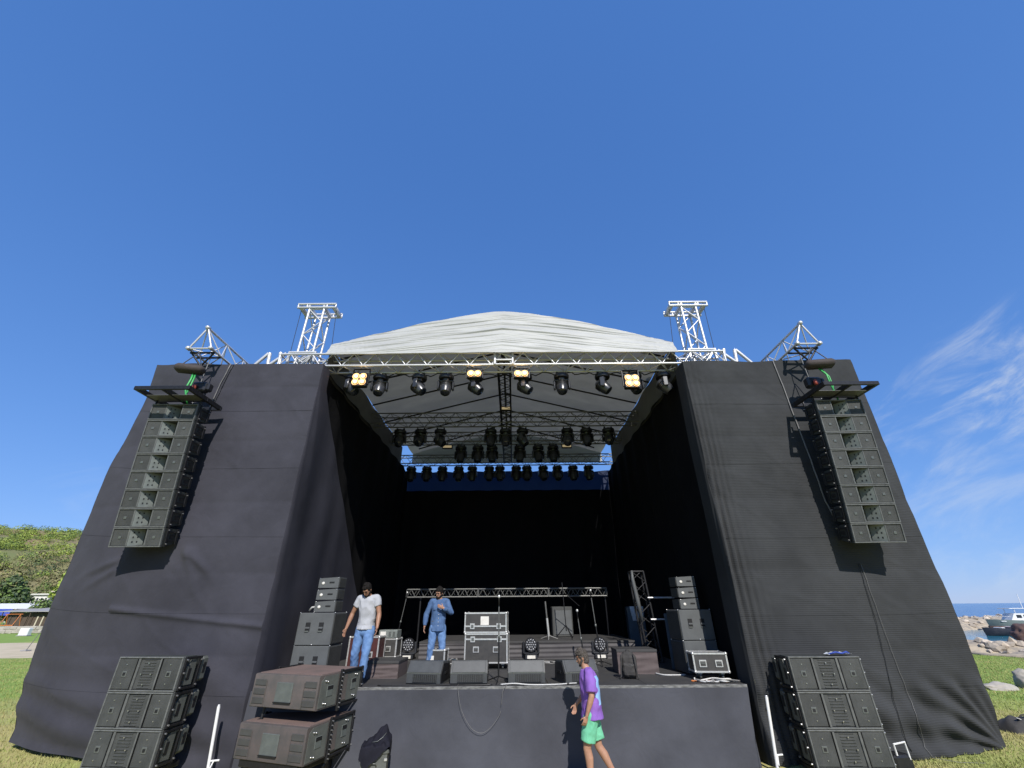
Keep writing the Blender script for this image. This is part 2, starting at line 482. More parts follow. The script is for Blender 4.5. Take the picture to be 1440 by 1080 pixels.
# trampled dry turf round the stage
dist = N(t, 'ShaderNodeVectorMath', operation='DISTANCE'); dist.inputs[1].default_value = (-.3, 9, 0)
t.links.new(gt.outputs['Object'], dist.inputs[0])
dr = N(t, 'ShaderNodeMapRange'); dr.inputs[1].default_value = 12; dr.inputs[2].default_value = 20; dr.inputs[3].default_value = .20; dr.inputs[4].default_value = -.08
t.links.new(dist.outputs['Value'], dr.inputs[0])
ad = N(t, 'ShaderNodeMath', operation='ADD'); t.links.new(big.outputs['Fac'], ad.inputs[0]); t.links.new(dr.outputs[0], ad.inputs[1])
br = N(t, 'ShaderNodeMapRange'); br.inputs[1].default_value = .48; br.inputs[2].default_value = .74
t.links.new(ad.outputs[0], br.inputs[0])
mx2 = N(t, 'ShaderNodeMixRGB'); mx2.inputs[2].default_value = (.40, .33, .15, 1)
t.links.new(br.outputs[0], mx2.inputs[0]); t.links.new(gm.outputs[0], mx2.inputs[1])
t.links.new(mx2.outputs[0], t.nodes['Principled BSDF'].inputs['Base Color'])
mat('blade', (.24, .33, .075), (.42, .36, .17), rough=.8, scale=.5, detail=6, spec=.2)
# hillside scrub soil
mat('hill_ground', (.16, .18, .06), (.26, .18, .10), rough=.95, scale=.02, detail=9, bump=.3, bscale=.3)
# sea
sm = mat('sea', (.012, .105, .27), (.010, .085, .24), rough=.16, scale=.02, spec=.35)
t = sm.node_tree
sv = N(t, 'ShaderNodeTexNoise'); sv.inputs['Scale'].default_value = .35; sv.inputs['Detail'].default_value = 7; sv.inputs['Roughness'].default_value = .65
st = N(t, 'ShaderNodeTexCoord'); t.links.new(st.outputs['Object'], sv.inputs['Vector'])
sb = N(t, 'ShaderNodeBump'); sb.inputs['Strength'].default_value = .8; sb.inputs['Distance'].default_value = .5
t.links.new(sv.outputs['Fac'], sb.inputs['Height']); t.links.new(sb.outputs[0], t.nodes['Principled BSDF'].inputs['Normal'])
mat('harbour', (.03, .19, .26), (.025, .15, .23), rough=.14, scale=.08, spec=.35, bump=.25, bscale=1.2)

XC = -.27   # middle line of the stage
GD = 9.2    # distance of the stage front

# ------------------------------------------------------------------ ground, sand, sea
def struct(o):
    o['kind'] = 'structure'
    return o
# lawn reaching the horizon on the left, ending at the shore on the right
b = MB()
shore = [(14, -400), (26, -60), (30, 10), (26.2, 21), (24.5, 26.5), (20, 36), (8, 60), (-40, 140), (-250, 600), (-2500, 6000)]
pts = [(-30000, -400), (14, -400)] + shore[1:] + [(-30000, 6000)]
bm = bmesh.new()
fc = bm.faces.new([bm.verts.new((x, y, 0)) for x, y in pts])
bmesh.ops.triangulate(bm, faces=[fc])
me = bpy.data.meshes.new('lawn'); bm.to_mesh(me); bm.free(); me.materials.append(MATS['grass'])
struct(link('ground', me))
b = MB(); b.quad((-30000, -30000, -1.5), (60000, -30000, -1.5), (60000, 60000, -1.5), (-30000, 60000, -1.5))
struct(b.build('sea', 'sea'))
# calm harbour water inside the breakwater
b = MB(); b.quad((24, 10, -1.496), (110, 10, -1.496), (120, 88, -1.496), (20, 88, -1.496))
struct(b.build('harbour_water', 'harbour'))
# shore bank falling to the water, in front of it the stony strip
def bank_fn(u_, v_):
    s_ = u_ * (len(shore) - 1)
    i = min(int(s_), len(shore) - 2); f_ = s_ - i
    p = Vector(shore[i]).lerp(Vector(shore[i + 1]), f_)
    out = Vector((.70, .71))
    prof = [(0, -.12), (.0, .06), (2.5, .20), (6.0, .36), (8.5, .15), (12, -1.0), (16, -2.2)]
    k = v_ * (len(prof) - 1); j = min(int(k), len(prof) - 2); g_ = k - j
    o_, z_ = [prof[j][q] * (1 - g_) + prof[j + 1][q] * g_ for q in (0, 1)]
    jag = .5 * noise.noise(Vector((p.x * .6, p.y * .6, 1)))
    return (p.x + out.x * (o_ + jag), p.y + out.y * (o_ + jag), z_ + (.10 * noise.noise(Vector((p.x + o_, p.y - o_, 3))) if 0 < v_ < 1 else 0))
b = MB(); b.grid(bank_fn, 180, 24)
struct(b.build('shore', 'shore', smooth=True))
# bare sandy patch on the lawn far left
b = MB()
cs = []
for k in range(40):
    a = 2 * math.pi * k / 40
    rr = 1 + .25 * noise.noise(Vector((math.cos(a) * 1.5, math.sin(a) * 1.5, 5)))
    cs.append((-36 + 11 * rr * math.cos(a), 34.5 + 5.0 * rr * math.sin(a) - .35 * 11 * rr * math.cos(a), .004))
b.quad(*cs)
struct(b.build('sand_patch', 'sand'))

# ------------------------------------------------------------------ hill and wood on the left
HC = Vector((-620, 470))
def hill_z(x, y):
    # long ridge that falls off to the right
    a = (x + 470) / 300; c_ = (y - 420) / 190
    h = 70 * math.exp(-(a * a) * .9 - c_ * c_ * 1.0)
    h += (10 * noise.noise(Vector((x * .008, y * .008, 2))) + 7 * noise.noise(Vector((x * .03, y * .02, 9)))) * min(1, h / 20)
    return h - 2.5
b = MB()
b.grid(lambda u_, v_: (-1100 + 1050 * u_, 120 + 620 * v_, hill_z(-1100 + 1050 * u_, 120 + 620 * v_)), 90, 60)
struct(b.build('hill', 'hill_ground', smooth=True))
def crown_geo(rng, c, r, n, size, out, cols):
    """leaf clumps on an uneven crown volume"""
    V, F, Mi = out
    lumps = [(Vector((rng.gauss(0, .42) * r[0], rng.gauss(0, .42) * r[1], rng.uniform(-.45, .6) * r[2])), rng.uniform(.35, .6)) for _ in range(7)]
    for k in range(n):
        lc, lr = rng.choice(lumps)
        d = Vector((rng.gauss(0, 1), rng.gauss(0, 1), rng.gauss(.25, 1))).normalized()
        q = lc + Vector((d.x * r[0], d.y * r[1], d.z * r[2])) * lr * rng.uniform(.75, 1.08)
        nrm = (d + Vector((rng.gauss(0, .5), rng.gauss(0, .5), rng.gauss(.2, .5)))).normalized()
        t1 = nrm.orthogonal().normalized(); t1.rotate(Matrix.Rotation(rng.uniform(0, 6.28), 3, nrm)); t2 = nrm.cross(t1)
        s_ = size * rng.uniform(.6, 1.4)
        o = len(V)
        p = Vector(c) + q
        V += [tuple(p + t1 * s_), tuple(p + t2 * s_ * .8 + nrm * s_ * .15), tuple(p - t1 * s_), tuple(p - t2 * s_ * .8 - nrm * s_ * .1)]
        F.append((o, o + 1, o + 2, o + 3)); Mi.append(rng.choice(cols))
def geo_obj(name, out, mats, parent=None):
    me = bpy.data.meshes.new(name); me.from_pydata(out[0], [], out[1])
    for q in mats:
        me.materials.append(MATS[q])
    me.polygons.foreach_set('material_index', out[2]); me.update()
    return link(name, me, parent)
rng = random.Random(3)
wood = ([], [], [])
cnt = 0
while cnt < 4400:
    D_ = rng.uniform(170, 470); ang = rng.uniform(-1.45, -.70)   # x / y of the sight line
    x = D_ * ang; y = D_
    z = hill_z(x, y)
    if z < -1: continue
    kind = noise.noise(Vector((x * .012, y * .012, 7)))
    if noise.noise(Vector((x * .03, y * .022, 21))) > .30 and rng.random() < .85: continue
    hgt = (z + 2.5) / 68
    cols = [2, 2, 0] if hgt > .55 + .2 * kind else ([3, 0, 3, 4] if kind > .12 else ([1, 0, 3] if kind < -.2 else [0, 2, 3, 3]))
    r_ = .9 + 3.0 * rng.random() ** 2.2
    main = rng.choice(cols)
    for _ in range(80):
        d = Vector((rng.gauss(0, 1), rng.gauss(0, 1), rng.gauss(.35, 1))).normalized()
        k_ = rng.uniform(.78, 1.05) * (1 + .25 * noise.noise(d * 2.2 + Vector((cnt, 0, 0))))
        p = Vector((x, y, z + r_ * .5)) + Vector((d.x, d.y, d.z * .85)) * (r_ * k_)
        nrm = (d + Vector((rng.gauss(0, .35), rng.gauss(0, .35), rng.gauss(.1, .35)))).normalized()
        t1 = nrm.orthogonal().normalized(); t2 = nrm.cross(t1); s_ = r_ * rng.uniform(.07, .16); o = len(wood[0])
        wood[0].extend([tuple(p + t1 * s_), tuple(p + t2 * s_), tuple(p - t1 * s_), tuple(p - t2 * s_)])
        wood[1].append((o, o + 1, o + 2, o + 3)); wood[2].append(main if rng.random() < .8 else rng.choice(cols))
    cnt += 1
tag(geo_obj('wood', wood, ['leaf', 'leaf_dark', 'leaf_light', 'leaf_olive', 'hill_ground']), 'green wooded hillside rising at the far left', 'woodland', kind='stuff')
def tree(label, x, y, z0, h, rx, cols, seed, n=900, group='trees beside the far buildings'):
    r_ = random.Random(seed)
    root = thing('tree', label, 'tree', (x, y, z0), 0, group)
    b = MB()
    b.path([(0, 0, -.3), (.1, .05, h * .25), (-.05, .1, h * .5), (.1, 0, h * .75)], [h * .035, h * .028, h * .02, h * .008], 7)
    for k in range(5):
        a = r_.uniform(0, 6.28); z = h * r_.uniform(.28, .5)
        b.path([(0, 0, z), (math.cos(a) * rx * .35, math.sin(a) * rx * .35, z + h * .13), (math.cos(a) * rx * .7, math.sin(a) * rx * .7, z + h * .2)], [h * .014, h * .01, h * .004], 5)
    b.build('trunk', 'bark', root, True)
    out = ([], [], [])
    crown_geo(r_, (0, 0, h * .62), (rx, rx, h * .40), n, h * .038, out, [0, 0, 1])
    crown_geo(r_, (rx * .2, -rx * .2, h * .5), (rx * .9, rx * .9, h * .33), n // 2, h * .038, out, [0, 1])
    geo_obj('crown', out, cols, root)
def hx(px, D_):
    return at(px, 850, D_).x
tree('large dark evergreen tree at the far left, under the hill', hx(8, 95), 95, 0, 8.2, 2.7, ['leaf_dark', 'leaf'], 11)
tree('second dark tree, right of the large evergreen at far left', hx(23, 112), 112, 0, 8.0, 1.9, ['leaf_dark', 'leaf'], 12)
tree('light green tree by the curtain edge, right of the white house', hx(85, 118), 118, 0, 11.5, 2.6, ['leaf', 'leaf_light'], 13)
tree('round bushy green tree in front of the white house', hx(54, 88), 88, 0, 3.4, 1.4, ['leaf', 'leaf_light'], 14)
tree('low green tree beside the black curtain, right of the awnings', hx(63, 74), 74, 0, 3.9, 1.7, ['leaf', 'leaf_dark'], 15)
tree('olive coloured shrub between the dark trees and the awnings', hx(30, 80), 80, 0, 3.4, 2.0, ['leaf_olive', 'leaf'], 16)

# houses
def house(label, px0, px1, D_, z0, h, depth, wall, roofm, wins, name='house', roof_over=.5):
    a = at(px0, 850, D_).x; c = at(px1, 850, D_).x
    wd = c - a
    root = thing(name, label, 'house', ((a + c) / 2, D_, z0))
    b = MB(); b.box((0, depth / 2, h / 2), (wd, depth, h)); b.build('wall', wall, root)
    b = MB(); b.box((0, depth / 2, h + .16), (wd + 2 * roof_over, depth + 2 * roof_over, .3), ch=.05); b.build('roof', roofm, root)
    for k in range(wins):
        x = -wd / 2 + wd * (k + .5) / wins
        b = MB(); b.box((x, -.02, h * .55), (wd / wins * .42, .1, h * .42)); o = b.build('window', 'window_dark', root)
        b = MB(); b.box((x, -.05, h * .32), (wd / wins * .5, .16, .1)); b.build('sill', 'wall_white', o)
    return root
house('long white house with flat white roof among trees, far left', 34, 64, 128, 3.2, 3.0, 7, 'wall_white', 'wall_white', 5)
house('small cream house end just right of the long white house', 64.5, 73, 130, 3.3, 3.6, 6, 'wall_cream', 'wall_cream', 1, roof_over=.15)
house('tiny white house high on the wooded hill by curtain', 94, 101, 190, 20.5, 3.2, 5, 'wall_white', 'wall_white', 1)
# knoll carrying the two houses
b = MB()
b.grid(lambda u_, v_: (-190 + 110 * u_, 112 + 60 * v_, -.3 + 3.6 * min(1, v_ * 3.5) * (1 if u_ < .9 else (1 - u_) * 10)), 30, 20)
struct(b.build('terrace', 'hill_ground', smooth=True))
# beach cafe: blue awning, white parasol roof, dark timber hut and tan wall
root = thing('awning', 'blue and white fabric awning at the far left edge', 'awning', (at(10, 850, 78).x, 78, 0))
for k in range(4):
    rod('post', (-5 + k * 3.3, 0, 0), (-5 + k * 3.3, 0, 2.9), .05, 'white_paint', root)
b = MB(); b.prism([(-1.5, 2.75), (1.0, 3.5), (3.2, 2.9), (3.2, 2.84), (1.0, 3.42), (-1.5, 2.69)], -6, 5.2, 'X'); b.build('white_canopy', 'white_paint', root)
b = MB(); b.prism([(-1.9, 1.75), (-1.52, 2.68), (-1.48, 2.68), (-1.86, 1.75)], -6, 3.0, 'X'); b.build('blue_valance', 'awning_blue', root)
root = thing('tent', 'pale cream marquee roof beside the blue awning', 'tent', (at(42, 850, 84).x, 84, 0))
for x in (-3, 3):
    for y in (0, 4):
        rod('post', (x, y, 0), (x, y, 2.6), .06, 'white_paint', root)
b = MB(); b._add([(-3.4, -.4, 2.5), (3.4, -.4, 2.5), (3.4, 4.4, 2.5), (-3.4, 4.4, 2.5), (0, 2, 3.9)], [(0, 1, 4), (1, 2, 4), (2, 3, 4), (3, 0, 4), (3, 2, 1, 0)]); b.build('canopy', 'wall_cream', root)
root = thing('hut', 'dark timber beach hut with grey sheet roof by the lawn', 'hut', (at(55, 850, 70).x, 70, 0))
b = MB(); b.box((0, 2, 1.05), (7.2, 4, 2.1)); b.build('wall', 'timber', root)
b = MB(); b.prism([(-.8, 2.25), (4.6, 2.75), (4.6, 2.85), (-.8, 2.35)], -4.6, 4.6, 'X'); b.build('roof', 'roof_grey', root)
for k in range(9):
    b = MB(); b.box((-3.2 + k * .8, -.06, .95), (.16, .08, 1.5)); b.build('plank', 'wall_cream' if k > 4 else 'timber', root)
for k in range(3):
    rod('post', (-4.1 + 4.1 * k, -.6, 0), (-4.1 + 4.1 * k, -.6, 2.28), .06, 'timber', root)
root = thing('playground_frame', 'small orange climbing frame in front of the dark hut', 'play frame', (at(27, 850, 64).x, 64, 0))
for x in (-.9, .9):
    for s_ in (-1, 1):
        rod('leg', (x, s_ * .7, 0), (x, 0, 2.0), .04, 'orange', root)
rod('top_bar', (-1.2, 0, 2.0), (1.2, 0, 2.0), .04, 'orange', root)
rod('brace', (-.9, -.45, .7), (.9, -.45, .7), .06, 'orange', root)
root = thing('stone_wall', 'low pale stone wall along the far edge of the lawn', 'wall', (at(20, 850, 58).x, 58, 0))
r_ = random.Random(5)
_st = []
for q in range(4):
    b = MB(); b.box((0, 0, 0), (.74, .42, .36), ch=.05)
    b.v = [(x + r_.uniform(-.03, .03), y + r_.uniform(-.03, .03), z + r_.uniform(-.03, .03)) for x, y, z in b.v]
    _st.append(b.mesh('stone', 'stone'))
for row in range(2):
    for k in range(28):
        o = link('stone', _st[r_.randrange(4)], root)
        o.location = (-10.6 + k * .78 + (.39 if row else 0), r_.uniform(-.05, .05), .19 + row * .37)
b = MB(); b.box((0, .02, .37), (22.4, .30, .70)); b.build('core', 'stone', root)
root = thing('white_barrier', 'short white box beside the curtain, end of the wall', 'barrier', (at(54, 850, 52).x, 52, 0))
b = MB(); b.box((0, 0, .38), (1.0, .5, .76), ch=.06); b.build('body', 'white_paint', root)
b = MB(); b.box((0, 0, .05), (1.1, .6, .08)); b.build('base', 'roof_grey', root)
root = thing('post_barrier', 'white leaning post at the sandy patch on left lawn', 'post', (at(43, 900, 33).x, 33, 0))
rod('pole', (0, 0, 0), (.3, .2, 1.3), .022, 'cable_grey', root)
b = MB(); b.box((0, 0, .04), (.4, .4, .08), ch=.01); b.build('foot', 'roof_grey', root)

# ------------------------------------------------------------------ harbour: breakwaters, boats
_rk = []
for q in range(7):
    bm = bmesh.new(); bmesh.ops.create_icosphere(bm, subdivisions=2 if q < 3 else 1, radius=1)
    rr = random.Random(40 + q)
    for v in bm.verts:
        n_ = noise.noise(v.co * 1.1 + Vector((q * 7, 0, 0)))
        v.co = Vector((v.co.x * (1 + .45 * n_), v.co.y * (.85 + .4 * n_), v.co.z * (.62 + .35 * n_))) * (1 + rr.uniform(-.09, .09))
    me = bpy.data.meshes.new('rock'); bm.to_mesh(me); bm.free(); me.materials.append(MATS['rock']); _rk.append(me)
def breakwater(label, line, wdt, crest, n, size, seed):
    r_ = random.Random(seed)
    a = Vector(line[0]); root = thing('breakwater', label, 'breakwater', (a.x, a.y, -1.5))
    P = [Vector(p) - a for p in line]
    b = MB()
    def fn(u_, v_):
        s_ = u_ * (len(P) - 1); i = min(int(s_), len(P) - 2); p = P[i].lerp(P[i + 1], s_ - i)
        d = (P[i + 1] - P[i]).normalized(); nn = Vector((-d.y, d.x))
        k = v_ * 2 - 1
        q = p + nn * (k * wdt)
        return (q.x, q.y, -.4 + (crest + .2) * max(0, 1 - abs(k) ** 1.6) + .25 * noise.noise(Vector((q.x * .4, q.y * .4, seed))))
    b.grid(fn, 50, 12); b.build('core', 'shore', root, True)
    for k in range(n):
        u_ = (k + r_.random()) / n; v_ = r_.uniform(.08, .80)
        p = Vector(fn(u_, v_))
        o = link('rock', _rk[r_.randrange(7)], root)
        s_ = size * r_.uniform(.55, 1.35)
        o.location = p + Vector((0, 0, s_ * .12)); o.scale = (s_, s_, s_); o.rotation_euler = (r_.uniform(-.5, .5), r_.uniform(-.5, .5), r_.uniform(0, 6.28))
breakwater('far rocky breakwater across the harbour, behind the boats', [(50, 70), (66, 80), (84, 89), (108, 99), (140, 108)], 5.0, 1.75, 300, .46, 21)
breakwater('near bank of pale boulders between the right lawn and water', [(14, 45), (20.0, 32.4), (23.8, 28.5), (27.4, 26.3), (34.6, 22.9), (45, 19)], 3.4, 2.15, 300, .27, 22)
# white motor boat with cabin, green-grey hull
def hull(L, W, Hh, bow=.35, n=14):
    b = MB()
    def fn(u_, v_):
        x = -L / 2 + L * u_
        k = 1 if u_ < 1 - bow else math.sqrt(max(0, 1 - ((u_ - (1 - bow)) / bow) ** 2))
        t_ = v_ * 2 - 1
        y = W / 2 * (k + .001) * math.copysign(min(1, abs(t_) * 1.25) ** .5, t_)
        z = Hh * (abs(t_) ** 1.8) + .25 * Hh * max(0, u_ - .6) * abs(t_)
        return (x + .12 * L * max(0, u_ - .7) * abs(t_), y, z)
    b.grid(fn, n, 12)
    return b
p = at(1428, 880, 78)
root = thing('motor_boat', 'white motor yacht with cabin and grey-green hull moored in harbour', 'boat', (p.x + 1.6, 78, -1.7), R(168))
root.scale = (.86,) * 3
hull(11, 3.4, 1.9).build('hull', 'boat_green', root, True)
b = MB(); b.box((-.3, 0, 1.75), (9.4, 3.0, .14), ch=.04); b.build('deck', 'boat_white', root)
b = MB(); b.prism([(-3.2, 1.82), (2.6, 1.82), (1.7, 3.05), (-2.9, 3.05)], -1.25, 1.25, 'Y'); c_ = b.build('cabin', 'boat_white', root)
for x in (-2.2, -1.1, 0, 1.1):
    for s_ in (-1, 1):
        b = MB(); b.box((x, s_ * 1.265, 2.55), (.8, .05, .5), ch=.01); b.build('window', 'window_dark', c_)
b = MB(); b.box((-.5, 0, 3.85), (5.4, 2.9, .12), ch=.04); b.build('hard_top', 'boat_white', root)
for x in (-2.8, 1.4):
    for s_ in (-1.2, 1.2):
        rod('post', (x, s_, 3.0), (x * .95, s_, 3.8), .05, 'boat_white', root)
rod('mast', (-1, 0, 3.9), (-1.2, 0, 6.3), .05, 'boat_white', root)
rod('rail', (2.4, -1.2, 2.5), (5.2, -.3, 2.7), .03, 'alu', root); rod('rail', (2.4, 1.2, 2.5), (5.2, .3, 2.7), .03, 'alu', root)
p = at(1408, 885, 66)
root = thing('work_boat', 'low dark hulled open boat moored in front of white yacht', 'boat', (p.x + 1.2, 66, -1.66), R(176))
hull(6.6, 2.0, 1.05).build('hull', 'boat_black', root, True)
b = MB(); b.box((-.2, 0, .80), (5.4, 1.5, .10)); b.build('deck', 'roof_grey', root)
for k in range(4):
    b = MB(); b.box((-2 + k * 1.1, .0, 1.0), (.5, 1.2, .3), ch=.05); b.build('thwart', 'boat_white' if k % 2 else 'boat_black', root)
b = MB(); b.box((-3.2, 0, 1.1), (.4, .5, .8), ch=.1); b.build('outboard_motor', 'boat_black', root)
p = at(1432, 874, 71)
root = thing('dinghy', 'small maroon and white dinghy between the dark boat and yacht', 'boat', (p.x - 2.6, 71, -1.6), R(185))
hull(4.0, 1.6, 1.0).build('hull', 'rock_brown', root, True)
b = MB(); b.box((-.1, 0, .92), (3.0, 1.2, .12), ch=.04); b.build('cover', 'boat_white', root)

# things on the right lawn
def boulder(label, p, s_, m, seed, sc=(1, 1, 1)):
    bm = bmesh.new(); bmesh.ops.create_icosphere(bm, subdivisions=4, radius=1)
    for v in bm.verts:
        n_ = noise.fractal(v.co * 1.3 + Vector((seed, 0, 0)), .8, 2, 5)
        v.co = v.co * (1 + .22 * n_)
        v.co = Vector((v.co.x * sc[0], v.co.y * sc[1], v.co.z * sc[2])) * s_
    me = bpy.data.meshes.new('boulder'); bm.to_mesh(me); bm.free(); me.materials.append(MATS[m])
    me.polygons.foreach_set('use_smooth', [True] * len(me.polygons))
    o = link('boulder', me); o.location = p
    return tag(o, label, 'boulder', 'boulders on the right lawn')
boulder('low flat beige stone sunk in the right lawn', (15.35, 16.2, .02), .38, 'stone', 1, (1.3, .9, .42))
boulder('upright pale boulder at the right edge of the lawn', (16.45, 16.35, .16), .34, 'stone', 4, (.8, .9, .95))
boulder('large reddish brown boulder lying before the harbour bank', (29.2, 27.6, .75), .72, 'rock_brown', 9, (1.15, .9, .85))
b = MB()
b.grid(lambda u_, v_: ((u_ - .5) * 1.15, (v_ - .5) * .55, max(.0, (.23 + .05 * noise.noise(Vector((u_ * 5, v_ * 5, 3)))) * (1 - abs(u_ * 2 - 1) ** 5) * (1 - abs(v_ * 2 - 1) ** 3.5))), 30, 18)
root = thing('duffel_bag', 'dark grey duffel bag lying on the right lawn', 'bag', (10.95, 11.35, 0), R(6))
b.build('body', 'backpack', root, True)
b = MB(); b.path([(-.25, -.1, .2), (-.18, -.14, .29), (0, -.16, .31), (.16, -.14, .28), (.22, -.1, .2)], .014, 6); b.build('handle', 'backpack', root, True)
b = MB(); b.box((-.28, -.16, .24), (.10, .05, .015), rot=Euler((.3, .2, .5))); b.build('luggage_tag', 'white_paint', root)

# near grass
rs = np.random.RandomState(4)
def blades(n, x0, x1, y0, y1):
    x = rs.uniform(x0, x1, n); y = y0 + (y1 - y0) * rs.uniform(0, 1, n) ** 1.6
    h = rs.uniform(.025, .07, n); a = rs.uniform(0, 6.28, n); wd = rs.uniform(.006, .012, n)
    dx, dy = np.cos(a) * wd, np.sin(a) * wd; lx, ly = rs.normal(0, .025, n), rs.normal(0, .025, n)
    return np.stack([np.stack([x - dx, y - dy, 0 * x - .003], 1), np.stack([x + dx, y + dy, 0 * x - .003], 1), np.stack([x + lx, y + ly, h], 1)], 1)
B = np.concatenate([blades(110000, -30, -7.5, 8.5, 28), blades(120000, 6.3, 25, 8.5, 26)])
me = bpy.data.meshes.new('grass_blades'); nb = len(B)
me.vertices.add(nb * 3); me.vertices.foreach_set('co', B.reshape(-1).astype(np.float32))
me.loops.add(nb * 3); me.loops.foreach_set('vertex_index', np.arange(nb * 3, dtype=np.int32))
me.polygons.add(nb); me.polygons.foreach_set('loop_start', np.arange(0, nb * 3, 3, dtype=np.int32)); me.polygons.foreach_set('loop_total', np.full(nb, 3, dtype=np.int32))
me.update(calc_edges=True); me.materials.append(MATS['blade'])
tag(link('grass', me), 'short green and straw coloured grass beside the stage', 'grass', kind='stuff')

# ------------------------------------------------------------------ stage platform
SZ = 1.14
SX0, SX1 = XC - 4.46, XC + 4.46
root = thing('stage_platform', 'black stage platform with grey-black cloth skirt at the front', 'stage', (0, 0, 0))
for i in range(5):
    for j in range(5):
        wx = (SX1 - SX0) / 5; wy = (19.6 - GD) / 5
        b = MB(); b.box((SX0 + wx * (i + .5), GD + wy * (j + .5), SZ - .03), (wx - .006, wy - .006, .06), ch=.004); b.build('deck_panel', 'deck', root)
b = MB(); b.box((XC + .3, GD - .012, SZ - .022), (SX1 - SX0 - .6, .022, .05), ch=.004); b.build('edge_strip', 'edge_metal', root)
for k in range(10):
    for y in (GD + .15, GD + 4, GD + 9):
        x = SX0 + .2 + k * (SX1 - SX0 - .4) / 9
        rod('leg', (x, y, 0), (x, y, SZ - .06), .03, 'alu_dull', root)
def skirt(x0, x1, seed):
    def fn(u_, v_):
        x = x0 + (x1 - x0) * u_; z = (SZ - .05) * (1 - v_) + .01
        d = .035 * noise.noise(Vector((x * .7, z * .9, seed))) + .018 * noise.noise(Vector((x * 2.6, z * 1.1, seed + 4)))
        d += .014 * math.exp(-((z - .28 - .12 * math.sin(x * 1.3)) / .07) ** 2) * noise.noise(Vector((x * 1.1, 2, seed)))
        d += .05 * v_ * v_
        flap = (.12 * v_ * max(0, (u_ - .97) / .03)) if x1 > 3.9 else 0
        return (x - flap, GD - .03 - d * min(1, v_ * 5 + .1), z)
    return fn
for x0, x1, sd in ((SX0, XC - .9, 1), (XC - .9, XC + 1.9, 1), (XC + 1.9, SX1, 1)):
    b = MB(); b.grid(skirt(x0 - .0, x1, sd), 70, 34); b.build('skirt', 'cloth_skirt', root, True)

